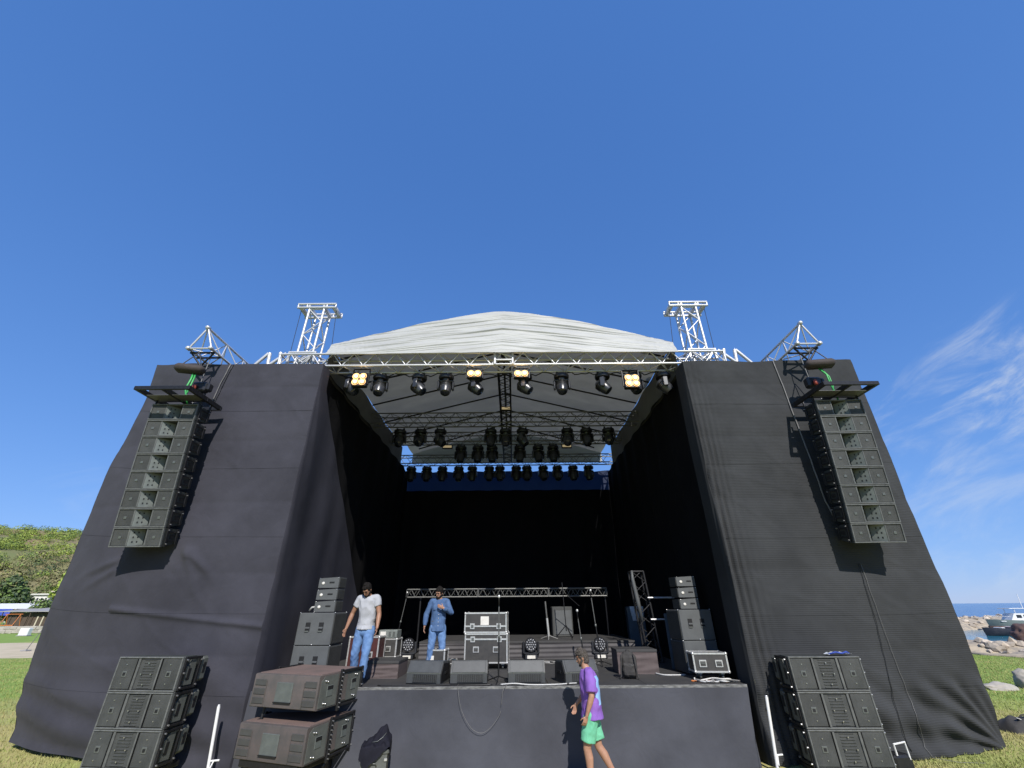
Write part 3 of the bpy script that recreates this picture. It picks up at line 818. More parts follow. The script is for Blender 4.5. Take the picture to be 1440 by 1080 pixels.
# ------------------------------------------------------------------ side tower curtains
SEAM_SETS = {-1: [8.0, 6.63, 5.2, 3.72, 2.3, 1.0, 0], 1: [8.0, 6.72, 5.22, 3.62, 2.2, .98, 0]}
def curtain(side, label, m, IT, OT, IB, OB, edge, wrap):
    root = thing('stage_curtain', label, 'curtain', (0, 0, 0))
    IT, OT, IB, OB = map(Vector, (IT, OT, IB, OB))
    rec = .42 if side < 0 else .2
    # hem line of the outer edge, sagging between the ties
    EX = []
    for px, py in edge:
        D_ = 9.2
        for _ in range(8):
            q = at(px, py, D_); vv_ = max(0, min(1, (OT.z - q.z) / OT.z)) ** 3; D_ = 9.2 + rec * (1 - vv_) + (OB.y - 9.2) * vv_
        EX.append((q.z, q.x))
    def edge_x(z):
        if z >= EX[0][0]: return EX[0][1]
        for (za, xa), (zb_, xb) in zip(EX, EX[1:]):
            if z >= zb_:
                t_ = (za - z) / (za - zb_); return xa + (xb - xa) * t_
        return EX[-1][1]
    def P(u_, v_):
        z = IT.z * (1 - v_) + (IB.z + (OB.z - IB.z) * u_) * v_ + (OT.z - IT.z) * max(0, (u_ - .55) / .45) ** 2 * (1 - v_)
        xi = IT.x + (IB.x - IT.x) * v_
        p = Vector((xi + (edge_x(z) - xi) * u_, 9.2 + rec * max(0, (u_ - .55) / .45) ** 2 * (1 - v_ ** 3) + (OB.y - 9.2) * u_ * u_ * v_ ** 3, z))
        x, z = p.x, p.z
        # broad slack between ledgers of the scaffold, small creases
        d = .06 * noise.noise(Vector((x * .5, z * .45, 3 + side))) + .018 * noise.noise(Vector((x * 1.3, z * 1.5, 8))) + .004 * noise.noise(Vector((x * 4 + z * 2, z * 3.2, 1)))
        cr_ = noise.noise(Vector((x * .7 + z * .9, z * .4 - x * .2, 12))); d += .007 * max(0, 1 - abs(cr_) * 9)
        sc = abs(math.sin(math.pi * (z - .2) / 1.42))
        d += .016 * (1 - sc) ** 3 * -1
        ox = 0
        if side < 0:
            # outer edge scallops between ties, horizontal drag folds low outside
            lowz = max(0, 1 - z / 2.0)
            fold = math.sin(z * 11 + x * 1.1 + 2.5 * noise.noise(Vector((x * .5, z * .8, 1))))
            d += .055 * lowz * fold * (.35 + .65 * u_)
            # pulls round the bottom of the hung loudspeakers
            for k, (ax, az, dx, dz, L) in enumerate(((-6.7, 3.5, .75, -.66, 1.1), (-6.75, 3.42, .85, -.5, .8), (-6.8, 3.5, .5, -.85, 1.3), (-8.2, 3.3, -.95, -.3, 1.2), (-8.2, 3.1, -.9, -.42, 1.0))):
                s_ = (x - ax) * dx + (z - az) * dz; q = -(x - ax) * dz + (z - az) * dx
                if -.1 < s_ < L:
                    d += .05 * math.exp(-(q / .07) ** 2) * (1 - s_ / L) * min(1, (s_ + .1) * 6)
            d += .13 * math.exp(-((x + 7.6) / 1.1) ** 2 - ((z - 3.0) / .9) ** 2)
            # diagonal seam of a slack panel
            d += .05 * math.exp(-((z - 2.27 + .10 * (x + 6.5)) / .05) ** 2) * (1 if x > -8 else 0)
            # gathers at the inner edge, near the ground
            d += .03 * max(0, 1 - z / 2.4) * math.sin(z * 9 + x * 4) * (1 - u_) ** 3
        else:
            # vertical pleats gathered along the inner edge
            pl = math.exp(-(u_ / .085) ** 2)
            q = u_ * (95 + 10 * math.sin(z * .35)) + .9 * math.sin(z * .55) + 1.1 * noise.noise(Vector((x * 1.5, z * .5, 4)))
            d += .17 * pl * (abs(math.sin(q)) ** .55 - .6) * (.75 + .5 * noise.noise(Vector((x * 3, z * .3, 6)))) * min(1, .25 + v_ * 2.5)
            d += .012 * math.sin(x * 9 + 1.5 * noise.noise(Vector((x, z * .3, 2)))) * max(0, 1 - abs(z - 4.3) / 2.8)
            lowz = max(0, min(1, (1.25 - z) / .5))
            ang = math.atan2(z + .05, OB.x - x + .05)
            d += .045 * lowz * math.sin(ang * 26 + noise.noise(Vector((x, z, 0))) * 1.5) * min(1, (OB.x - x) * 1.2)
            d += .03 * max(0, min(1, (1.3 - z) / .3)) * math.sin(x * 10 + z * 7)
            # slack diagonal from the outer lift to mid ground
            q = (x - 6.6) * .69 - (2.9 - z) * .72
            d += .03 * math.tanh(q * 6) * max(0, 1 - abs(z - 1.9) / 1.3)
        top = .05 * noise.noise(Vector((x * .9, 0, 5))) * max(0, 1 - v_ * 6)
        return Vector((p.x + ox * (-1 if side < 0 else 1), p.y - d, p.z + top))
    zt = IT.z; zb = IB.z; SEAMS = SEAM_SETS[side]
    for i in range(len(SEAMS) - 1):
        v0 = (zt - SEAMS[i]) / (zt - 0); v1 = (zt - SEAMS[i + 1]) / zt
        v0 = max(0, v0); v1 = min(1, v1)
        hem = .02 if i else 0
        b = MB()
        b.grid(lambda u_, v_: P(u_, (v0 - hem / 8) + (v1 - v0 + hem / 8) * v_) + Vector((0, (.005 + .004 * noise.noise(Vector((u_ * 9, i, 0)))) * (1 - v_) if i else 0, 0)), 150, 44)
        b.build('fabric_panel', m, root, True)
    # the front cloth returns round the corner; black molton behind it carries the inner wall's shade too
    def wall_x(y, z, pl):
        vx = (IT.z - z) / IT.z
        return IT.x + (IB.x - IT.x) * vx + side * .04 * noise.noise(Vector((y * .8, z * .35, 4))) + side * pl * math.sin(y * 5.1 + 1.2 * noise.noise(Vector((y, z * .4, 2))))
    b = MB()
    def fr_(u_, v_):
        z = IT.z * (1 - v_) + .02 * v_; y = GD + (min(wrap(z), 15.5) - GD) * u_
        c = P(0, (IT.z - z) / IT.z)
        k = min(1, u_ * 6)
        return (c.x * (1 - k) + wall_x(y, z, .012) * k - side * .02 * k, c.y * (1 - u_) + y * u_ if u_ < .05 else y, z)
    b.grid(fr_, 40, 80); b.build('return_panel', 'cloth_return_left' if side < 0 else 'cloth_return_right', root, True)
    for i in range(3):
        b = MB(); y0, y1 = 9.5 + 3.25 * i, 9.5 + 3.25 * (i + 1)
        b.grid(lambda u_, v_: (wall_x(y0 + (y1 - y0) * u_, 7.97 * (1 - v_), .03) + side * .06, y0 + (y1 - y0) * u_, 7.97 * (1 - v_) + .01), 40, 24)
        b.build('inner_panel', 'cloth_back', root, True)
    # outer return so the tower closes at the back
    b = MB()
    b.grid(lambda u_, v_: (P(1, v_).x - side * .25 * u_, P(1, v_).y + 4.5 * u_, P(1, v_).z), 20, 40)
    b.build('outer_panel', m, root, True)
    b = MB()
    b.grid(lambda u_, v_: (IT.x + (OT.x - IT.x) * .97 * u_, GD + .08 + rec * max(0, (u_ - .5) / .5) ** 2 + .1 * u_ + 4.0 * v_, 7.86 - .05 * math.sin(u_ * math.pi)), 20, 20)
    b.build('top_panel', m, root, True)
    return root, P
LIT, LOT, LIB, LOB = (-4.86, 9.2, 7.97), (-9.2, 9.2, 8.24), (-4.80, 9.2, .02), (-10.1, 10.66, .10)
RIT, ROT, RIB, ROB = (4.41, 9.2, 7.97), (8.78, 9.2, 8.10), (4.34, 9.2, .02), (9.26, 10.14, .02)
curtL, PL = curtain(-1, 'black cloth curtain wrapping the left side tower', 'cloth_left', LIT, LOT, LIB, LOB, [(222, 510), (205, 560), (181, 610), (156, 655), (134, 705), (114, 752), (98, 792), (72, 850), (46, 920), (27, 972), (11, 1046)], lambda z: 10.0 + (7.0 - z) * 1.0 if z < 7.4 else 9.6)  # left return cut on a slant along the roof's shadow line
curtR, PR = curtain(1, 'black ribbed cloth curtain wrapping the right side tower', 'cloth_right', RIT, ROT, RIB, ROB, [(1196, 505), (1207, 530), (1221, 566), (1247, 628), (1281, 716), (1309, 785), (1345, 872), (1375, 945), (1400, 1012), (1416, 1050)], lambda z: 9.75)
# scaffold frames that carry the cloth
for side, (a, c_), lb in ((-1, (-9.0, -5.1), 'left'), (1, (4.65, 8.6), 'right')):
    root = thing('scaffold_tower', f'galvanised scaffold tower hidden behind the {lb} black curtain', 'scaffold', (0, 0, 0))
    xs = [a + (c_ - a) * k / 2 for k in range(3)]
    ys = [11.1, 12.3, 13.4]
    for x in xs:
        for y in ys:
            rod('standard', (x, y, .0), (x, y, 7.75), .024, 'alu_dull', root)
            b = MB(); b.box((x, y, .02), (.2, .2, .03)); b.build('base_plate', 'alu_dull', root)
    for z in (.45, 1.9, 3.3, 4.7, 6.1, 7.5):
        for y in ys:
            rod('ledger', (a, y, z), (c_, y, z), .024, 'alu_dull', root)
        for x in xs:
            rod('ledger', (x, ys[0], z), (x, ys[-1], z), .024, 'alu_dull', root)
    for k in range(3):
        rod('brace', (xs[0], ys[2], .45 + k * 2.8), (xs[2], ys[2], 1.9 + k * 2.8 - .1), .024, 'alu_dull', root)
    if side < 0:
        for k in range(6):
            rod('base_jack', (-9.6 + k * .48, 10.62 - .06 * k, 0), (-9.6 + k * .48, 10.62 - .06 * k, .45), .02, 'alu', root)
# backdrop and the bluish strip above it
root = thing('backdrop', 'plain black backdrop cloth across the rear of the stage', 'backdrop', (0, 0, 0))
for k in range(5):
    x0 = SX0 - .3 + k * (SX1 - SX0 + .6) / 5; x1 = x0 + (SX1 - SX0 + .6) / 5
    b = MB(); b.grid(lambda u_, v_: (x0 + (x1 - x0) * u_, 19.25 - .04 * math.sin((x0 + (x1 - x0) * u_) * 7), SZ + (7.15 - SZ) * v_), 40, 12); b.build('fabric_panel', 'cloth_back', root, True)
b = MB(); b.grid(lambda u_, v_: (SX0 - .5 + (SX1 - SX0 + 1.0) * u_, 19.30, 7.12 + v_ * (.92 + .03 * math.sin(u_ * 40))), 60, 4)
o = tag(b.build('screen_strip', 'screen_blue', None, True), 'dark blue see-through strip of cloth along the top of backdrop', 'cloth strip')

# ------------------------------------------------------------------ roof: canopy, grid trusses, masts
root = thing('roof_canopy', 'pale grey tarpaulin canopy with a low gable over the stage', 'canopy', (0, 0, 0))
EH, EZ, PZ = 4.77, 8.86, 10.05
Y0, Y1 = 9.72, 19.3
def roof_z(x):
    t_ = math.sqrt((x - XC) ** 2 + .16) / EH - .03
    return PZ - (PZ - EZ) * (max(0, t_) ** 1.22) + .025 * math.exp(-((t_ - .45) / .1) ** 2) * (1 if x > XC else .3)
for sd in (-1, 1):
    def fn(u_, v_):
        y = Y0 + (Y1 - Y0) * v_
        wlim = EH if y < 18.1 else EH - .22
        x = XC + sd * wlim * u_
        return (x, y, roof_z(x) - .05 * math.sin(math.pi * ((y - Y0) / 1.63 % 1)) * (1 - u_ * .3) + .015 * noise.noise(Vector((x, y, 0))))
    b = MB(); b.grid(fn, 40, 120); b.build('roof_sheet', 'tarp', root, True)
    b = MB()
    b.grid(lambda u_, v_: (XC + sd * (EH + .02 * math.sin(u_ * 30)), Y0 + (18.1 - Y0) * u_, EZ - .92 * v_), 60, 6); b.build('side_valance', 'tarp_shaded', root, True)
def gable(y, wr, top_off=0):
    def fn(u_, v_):
        wl = EH if y < 12 else EH - .22
        x = XC - wl + 2 * wl * u_
        zt = roof_z(x) + top_off; zb = 8.45 + .03 * math.sin(u_ * math.pi) + .012 * noise.noise(Vector((x * 2, 0, 0)))
        z = zt + (zb - zt) * v_
        # drag folds from the peak to the eaves
        e = abs(u_ - .5) * 2
        zz_ = z + .13 * abs(x - XC) + .03 * noise.noise(Vector((x * .5, 0, 9)))
        f1 = noise.noise(Vector((x * .22, zz_ * 7, 2))); f2 = noise.noise(Vector((x * .4, zz_ * 15, 6))); f3 = noise.noise(Vector((x * .9, zz_ * 26, 3)))
        d = wr * (.040 * f1 + .020 * (1 - 2 * abs(f2)) * (1 - e ** 5) + .009 * f3 + .014 * e ** 4 * noise.noise(Vector((x * 14, z * 9, 4))))
        d *= min(1, (1 - v_) * 8 + .15)
        lean = .38 * v_ if y < 12 else 0
        return (x, y - lean * .55 - d, z)
    return fn
b = MB(); b.grid(gable(Y0, 1.0), 300, 90); b.build('front_gable', 'tarp', root, True)
b = MB(); b.grid(gable(Y1, .3), 80, 16); b.build('rear_gable', 'tarp', root, True)
for k in range(7):
    y = Y0 + .5 + k * 1.55
    for sd in (-1, 1):
        e = EH - (.1 if y < 17 else .8)
        rod('rafter', (XC, y, PZ - .12), (XC + sd * e, y, EZ - .13), .03, 'dark_steel', root)
rod('ridge_pole', (XC, Y0 + .2, PZ - .1), (XC, Y1 - .2, PZ - .1), .04, 'dark_steel', root)
rod('king_post', (XC, Y0 + .25, 8.6), (XC, Y0 + .25, PZ - .1), .04, 'dark_steel', root)

TZ = 8.39      # centre height of the grid trusses
def cross_truss(label, y, x0, x1, m, bays, z=TZ):
    root = thing('lighting_truss', label, 'truss', (0, 0, 0))
    fr_t = m == 'alu'
    truss(root, (x0, y, z), (x1, y, z), (0, 1, 0), (0, 0, 1), .40, .38, bays, m, rc=.031 if fr_t else .025, rb=.016 if fr_t else .0105)
    return root
trF = cross_truss('long aluminium lattice truss across the stage front under canopy', 9.9, XC - 6.1, XC + 6.1, 'alu', 42)
trM = cross_truss('dull grey truss halfway back with a row of moving lights', 13.9, XC - 5.0, XC + 5.0, 'alu_dull', 34)
trN = cross_truss('thin dark truss behind the middle one carrying six lights', 15.8, XC - 4.6, XC + 4.6, 'alu_dull', 30)
trB = cross_truss('rearmost truss against the strip of sky above backdrop', 18.6, XC - 5.6, XC + 5.6, 'alu_dull', 36)
root = thing('spine_truss', 'dark ladder truss running back along the stage middle', 'truss', (0, 0, 0))
truss(root, (XC + .05, 10.15, TZ), (XC + .05, 18.4, TZ), (1, 0, 0), (0, 0, 1), .34, .34, 30, 'dark_steel', rc=.028)
b = MB(); b.box((XC + .05, 9.9, TZ), (.46, .44, .02)); 
for sd, lb in ((-1, 'left'), (1, 'right')):
    root = thing('side_truss', f'aluminium truss along the {lb} eave of the canopy', 'truss', (0, 0, 0))
    truss(root, (XC + sd * 5.62, 10.3, TZ + .02), (XC + sd * 5.62, 18.2, TZ + .02), (1, 0, 0), (0, 0, 1), .36, .36, 20, 'alu')
# junction block at the middle of the front truss
root = thing('truss_junction', 'bright square junction frame at the middle of front truss', 'truss junction', (XC + .05, 9.66, TZ))
for x in (-.24, .24):
    rod('upright', (x, 0, -.2), (x, 0, .22), .035, 'alu', root)
for z in (-.2, -.06):
    rod('crossbar', (-.24, 0, z), (.24, 0, z), .022, 'alu', root)
rod('brace', (-.24, 0, .2), (.24, 0, .02), .018, 'alu', root)
# masts at the corners
def mast(sd, y, label, ztop, m='alu'):
    x = XC + sd * 5.63
    root = thing('roof_mast', label, 'mast', (x, y, 0), 0, 'roof tower masts')
    truss(root, (0, 0, .2), (0, 0, ztop - .1), (1, 0, 0), (0, 1, 0), .44, .44, 22, m, rc=.036, rb=.019)
    b = MB(); b.box((0, 0, .1), (.8, .8, .1), ch=.01); b.build('base', 'alu_dull', root)
    # head block with pulley beam on top
    hb = MB()
    for xx in (-.22, .22):
        hb.box((xx, 0, ztop - .02), (.07, .56, .10), ch=.008)
    hd = hb.build('head_block', m, root)
    for yy in (-.25, .25):
        for zz in (-.06, .07):
            rod('head_beam', (-.58, yy, ztop + zz), (.58, yy, ztop + zz), .036, m, hd)
        for xx in (-.57, -.3, .3, .57):
            rod('head_beam_web', (xx, yy, ztop - .06), (xx, yy, ztop + .07), .022, m, hd)
    for xx in (-.5, .5):
        b = MB(); b.lathe([(.03, -.2), (.075, -.19), (.075, .19), (.03, .2)], 14, c=(xx, 0, ztop - .01), axis='Y'); b.build('pulley', 'alu', hd, True)
    rod('hoist_cable', (-.54 * 1, -.1, ztop - .05), (-.62, .1, TZ + .3), .008, 'cable_black', root)
    rod('hoist_cable', (.54, -.1, ztop - .05), (.6, .1, TZ + .3), .008, 'cable_black', root)
    # sleeve block riding on the mast
    sl_ = MB()
    for xx in (-.36, .36):
        for yy in (-.34, .34):
            sl_.box((xx, yy, TZ + .1), (.06, .06, .62))
    sv_ = sl_.build('sleeve_block', m, root)
    for z in (TZ - .18, TZ + .38):
        for yy in (-.34, .34):
            rod('sleeve_bar', (-.36, yy, z), (.36, yy, z), .042, m, sv_)
        for xx in (-.36, .36):
            rod('sleeve_bar', (xx, -.34, z), (xx, .34, z), .03, m, sv_)
    for yy in (-.34, .34):
        rod('sleeve_brace', (-.36, yy, TZ - .18), (.36, yy, TZ + .38), .028, m, sv_)
        rod('sleeve_brace', (.36, yy, TZ - .18), (-.36, yy, TZ + .38), .022, m, sv_)
        rod('sleeve_brace', (-.02, yy, TZ - .2), (.36, yy, TZ + .38), .022, m, sv_)
        # stay legs outside
        rod('stay', (-sd * -.45, yy, TZ + .36), (sd * 1.15, yy, TZ - .34), .045, m, root)
        rod('stay', (sd * .62, yy, TZ + .38), (sd * .50, yy, TZ - .34), .05, m, root)
        rod('stay', (sd * .95, yy, TZ + .36), (sd * 1.5, yy, TZ - .36), .045, m, root)
        rod('stay', (sd * .92, yy, TZ + .36), (sd * .85, yy, TZ - .36), .05, m, root)
    b = MB(); b.box((sd * 1.35, .5, TZ + .02), (.34, .3, .26), ch=.04); b.build('hoist_motor', 'black_plastic', root)
    return root
mast(-1, 10.25, 'white aluminium mast rising above the left front roof corner', 10.50)
mast(1, 10.25, 'white aluminium mast rising above the right front roof corner', 10.47)
mast(-1, 18.6, 'rear left roof mast seen through the gap beside canopy', 9.2)
mast(1, 18.6, 'rear right roof mast seen through the gap beside canopy', 9.2)

# ------------------------------------------------------------------ stage lights
def moving_head():
    root = thing('moving_head_light', 'x', 'stage light')
    b = MB()
    for x in (-.11, .11):
        b.box((x, 0, -.03), (.05, .06, .08), ch=.01)
    b.lathe([(.02, -.19), (.045, -.19)], 8) if False else None
    b.build('clamp', 'dark_steel', root)
    b = MB(); b.lathe([(.10, -.20), (.185, -.185), (.20, -.14), (.19, -.085), (.13, -.07)], 18)
    b.box((0, 0, -.12), (.36, .22, .09), ch=.03); smooth_by_angle(b.build('base', 'black_plastic', root))
    y = bpy.data.objects.new('yoke', None)
    b = MB()
    b.lathe([(.09, -.24), (.10, -.20)], 14)
    b.box((0, 0, -.245), (.40, .12, .05), ch=.02)
    for x in (-.19, .19):
        b.box((x, 0, -.37), (.05, .13, .27), ch=.022)
    yk = smooth_by_angle(b.build('yoke', 'lamp_shell', root))
    b = MB()
    b.lathe([(.02, -.21), (.09, -.205), (.135, -.15), (.155, -.04), (.15, .08), (.125, .17), (.12, .185)], 20)
    hd = smooth_by_angle(b.build('head', 'lamp_shell', yk), 50)
    b = MB(); b.lathe([(.01, .188), (.105, .188), (.112, .180)], 20); b.build('lens', 'lens', hd, True)
    b = MB()
    for z in (-.12, -.07, -.02):
        b.lathe([(.135 + (.16 - .135) * (z + .15) / .11, z - .008), (.166, z - .006), (.166, z + .006), (.135 + (.16 - .135) * (z + .15) / .11, z + .008)], 20)
    b.build('cooling_fin', 'black_plastic', hd, True)
    hd.location = (0, 0, -.43)
    bpy.data.objects.remove(y)
    return root
mh = moving_head(); mh_used = [False]
ORD = ['first', 'second', 'third', 'fourth', 'fifth', 'sixth', 'seventh', 'eighth', 'ninth', 'tenth', 'eleventh', 'twelfth', 'thirteenth', 'fourteenth']
def hang(px, y, z, pan, tilt, label, group, s_=1.0):
    p = at(px, 560, y)
    # solve x so that the lamp hangs below the truss at this column of the picture
    for _ in range(3):
        v = Vector((p.x, y, z - .35 - CAM_H)); k = v.dot(_f)
        cur = 720 + 585 * v.dot(_r) / k
        p.x += (px - cur) * k / 585
    o = place(mh, mh_used, (p.x, y, z), 0, label, group)
    o.scale = (s_,) * 3
    yk = [c for c in o.children if c.name.startswith('yoke')][0]
    yk.rotation_euler = (0, 0, pan)
    hd = [c for c in yk.children if c.name.startswith('head')][0]
    hd.rotation_euler = (tilt, 0, 0)
    return o
r_ = random.Random(8)
fx = [(495, 1.2, 2.3), (534, .1, 2.75), (589, 1.25, 2.35), (627, .05, 2.8), (669, 1.3, 2.35), (738, 1.3, 2.3), (790, -.1, 2.75), (848, 1.25, 2.4), (893, .1, 2.8), (934, 1.4, 2.5)]
for i, (px, pan, tl) in enumerate(fx):
    hang(px, 10.1, 8.16, pan, tl, f'{ORD[i]} moving head lamp from the left on the front truss', 'moving heads on the front truss', 1.06)
for i, px in enumerate([562, 591, 619, 690, 711, 735, 798, 825, 856]):
    hang(px, 14.1, 8.15, r_.choice([1.2, .1, 1.4, -.2]), r_.uniform(2.3, 2.9), f'{ORD[i]} moving head lamp from the left on the middle truss', 'moving heads on the middle truss', 1.12)
for i, px in enumerate([648, 672, 692, 731, 757, 778]):
    hang(px, 15.8, 8.12, r_.uniform(-.3, .3), r_.uniform(2.8, 3.2), f'{ORD[i]} lamp from the left in the short row behind the middle truss', 'lamps on the fourth truss', 1.15)
for i, px in enumerate([578, 600, 622, 645, 664, 688, 703, 726, 741, 764, 784, 806, 828]):
    hang(px, 18.6, 8.14, r_.uniform(-.5, .5), r_.uniform(2.7, 3.1), f'{ORD[i]} lamp from the left on the rearmost truss against the sky strip', 'lamps on the rear truss', 1.15)
# lit blinders
def blinder(px, py, rows, label):
    p = at(px, py, 9.75)
    root = thing('blinder_light', label, 'stage light', p, 0, 'lit warm blinder lamps')
    h = .17 * rows + .06
    b = MB(); b.box((0, .09, 0), (.40, .16, h), ch=.02); b.build('housing', 'black_plastic', root)
    b = MB()
    b.box((-.22, .1, h * .3), (.02, .05, h * .9 + .12)); b.box((.22, .1, h * .3), (.02, .05, h * .9 + .12)); b.box((0, .1, h * .75 + .06), (.46, .05, .02)); b.build('bracket', 'dark_steel', root)
    for r2 in range(rows):
        for c2 in (-.095, .095):
            z = (r2 - (rows - 1) / 2) * .17
            b = MB(); b.lathe([(.045, -.035), (.090, .004), (.094, .004), (.05, -.04)], 16, c=(c2, .0, z), axis='Y'); rf = b.build('reflector', 'lit_reflector', root, True)
            b = MB(); b.ball((c2, -.01, z), (.054, .03, .054), 12, 8); b.build('bulb', 'warm_lamp', rf, True)
    l = bpy.data.lights.new('blinder_glow', 'POINT'); l.energy = 3; l.color = (1, .66, .34); l.shadow_soft_size = .12
    lo = bpy.data.objects.new('blinder_glow', l); COL.objects.link(lo); lo.parent = root; lo.location = (0, -.14, 0)
blinder(505, 533, 2, 'lit four-lamp blinder at the left end of front truss')
blinder(667, 525, 1, 'lit two-lamp blinder left of the front truss middle')
blinder(733, 525, 1, 'lit two-lamp blinder right of the front truss middle')
blinder(889, 535, 2, 'lit four-lamp blinder at the right end of front truss')
def tube_light(px, py, y, L, label):
    root = thing('work_light', label, 'work light', at(px, py, y), 0, 'dim work lights under the roof')
    b = MB(); b.box((0, .05, 0), (L + .06, .08, .15), ch=.01); b.build('housing', 'dark_steel', root)
    b = MB(); b.box((0, 0, 0), (L, .02, .085), ch=.005); b.build('diffuser', 'warm_tube', root)
    rod('hanger', (0, .05, .07), (0, .05, .4), .012, 'dark_steel', root)
tube_light(712, 574, 12.6, .30, 'dim yellow work light on the middle ladder truss')
tube_light(629, 628, 15.2, .33, 'dim yellow work light hanging left of the rear lamps')
tube_light(797, 627, 15.2, .33, 'dark work light hanging right of the rear lamps')
# cables draped along the front truss
for k, (x0, x1, lb) in enumerate(((XC - 4.6, XC - 2.2, 'leftmost'), (XC - 2.2, XC + .2, 'left middle'), (XC + .2, XC + 2.4, 'right middle'), (XC + 2.4, XC + 4.3, 'rightmost'))):
    b = MB()
    pts = []
    for j in range(25):
        u_ = j / 24; x = x0 + (x1 - x0) * u_
        pts.append((x, 10.12 + .05 * math.sin(j), 8.17 - .05 * abs(math.sin(u_ * 9.4 + k)) + .02 * math.sin(j * 2.1)))
    b.path(pts, .016, 6); tag(b.build('power_cable', 'cable_black', None, True), f'black cable drooping along front truss, {lb} of the four', 'cable', 'cables on the front truss')

# ------------------------------------------------------------------ hung loudspeaker arrays
def array_cab():
    """one hung line array cabinet; origin at the middle of its front top edge"""
    W, Hh, Dp = 1.0, .352, .44
    root = thing('array_loudspeaker', 'x', 'loudspeaker')
    b = MB()
    # shell as a shallow open tray: back, top, bottom, side walls
    b.prism([(.03, 0), (Dp, -.05), (Dp, -Hh + .05), (.03, -Hh)], -W / 2, -W / 2 + .018, 'X')
    b.prism([(.03, 0), (Dp, -.05), (Dp, -Hh + .05), (.03, -Hh)], W / 2 - .018, W / 2, 'X')
    b.prism([(.03, -.003), (Dp, -.053), (Dp, -.07), (.03, -.02)], -W / 2 + .018, W / 2 - .018, 'X')
    b.prism([(.03, -Hh + .003), (Dp, -Hh + .053), (Dp, -Hh + .07), (.03, -Hh + .02)], -W / 2 + .018, W / 2 - .018, 'X')
    b.box((0, Dp - .02, -Hh / 2), (W - .04, .03, Hh - .15)); b.build('cabinet', 'cabinet', root)
    # front frame
    b = MB()
    b.box((0, .012, -.012), (W, .04, .022), ch=.004); b.box((0, .012, -Hh + .012), (W, .04, .022), ch=.004)
    for x in (-W / 2 + .012, W / 2 - .012):
        b.box((x, .012, -Hh / 2), (.022, .04, Hh - .05), ch=.004)
    b.build('front_frame', 'cabinet_trim', root)
    for s_ in (-1, 1):
        b = MB(); b.box((s_ * .335, .025, -Hh / 2), (.285, .03, Hh - .05), ch=.006); gr = b.build('grille', 'grille', root)
        b = MB(); b.box((s_ * .335, .005, -Hh / 2), (.055, .012, .05), ch=.003); b.build('badge', 'badge', gr)
        b = MB(); b.box((s_ * .178, .03, -Hh / 2), (.03, .05, Hh - .046), ch=.006); b.build('baffle_strip', 'cabinet_trim', root)
        # V recess: baffle leaf running back to the middle
        b = MB()
        z0, z1 = -.025, -Hh + .025
        b.quad((s_ * .162, .015, z0), (s_ * .162, .015, z1), (s_ * .01, .20, z1), (s_ * .01, .20, z0)); b.quad((s_ * .162, .03, z0), (s_ * .162, .03, z1), (s_ * .01, .215, z1), (s_ * .01, .215, z0))
        lf = b.build('horn_leaf', 'horn_panel', root)
        d = Vector((s_ * .152, -.185, 0)).normalized(); nn = Vector((-s_ * d.y * s_, 0, 0))
        nrm = Vector((-s_ * .185, -.152, 0)).normalized()
        for zr in (-.09, -.175, -.26):
            for t_ in (.42, .72):
                c_ = Vector((s_ * (.01 + .152 * t_), .20 - .185 * t_, zr)) + nrm * .001
                b = MB(); b.box(c_, (.022, .004, .030), rot=Matrix((d, nrm, Vector((0, 0, 1)))).transposed()); b.build('horn_slot', 'slot_black', lf)
        # rigging on the side: two bars and pins
        b = MB()
        b.box((s_ * (W / 2 + .014), .10, -Hh / 2), (.024, .05, Hh + .0), ch=.004); b.box((s_ * (W / 2 + .014), Dp - .07, -Hh / 2), (.024, .05, Hh - .07), ch=.004)
        b.box((s_ * (W / 2 + .010), .24, -.09), (.018, .26, .03)); b.box((s_ * (W / 2 + .010), .24, -Hh + .10), (.018, .26, .03))
        rg = b.build('rigging_bar', 'dark_steel', root)
        for q in ((.10, -.05), (.10, -Hh + .05), (Dp - .07, -.09)):
            b = MB(); b.lathe([(.012, 0), (.012, .02)], 8, c=(s_ * (W / 2 + (.026 if s_ > 0 else .046)), q[0], q[1]), axis='X'); b.build('pin', 'bolt', rg)
        b = MB(); b.box((s_ * (W / 2 + .003), .26, -Hh / 2), (.008, .13, .07), ch=.003); b.build('handle_recess', 'slot_black', root)
    return root
ac = array_cab(); ac_used = [False]
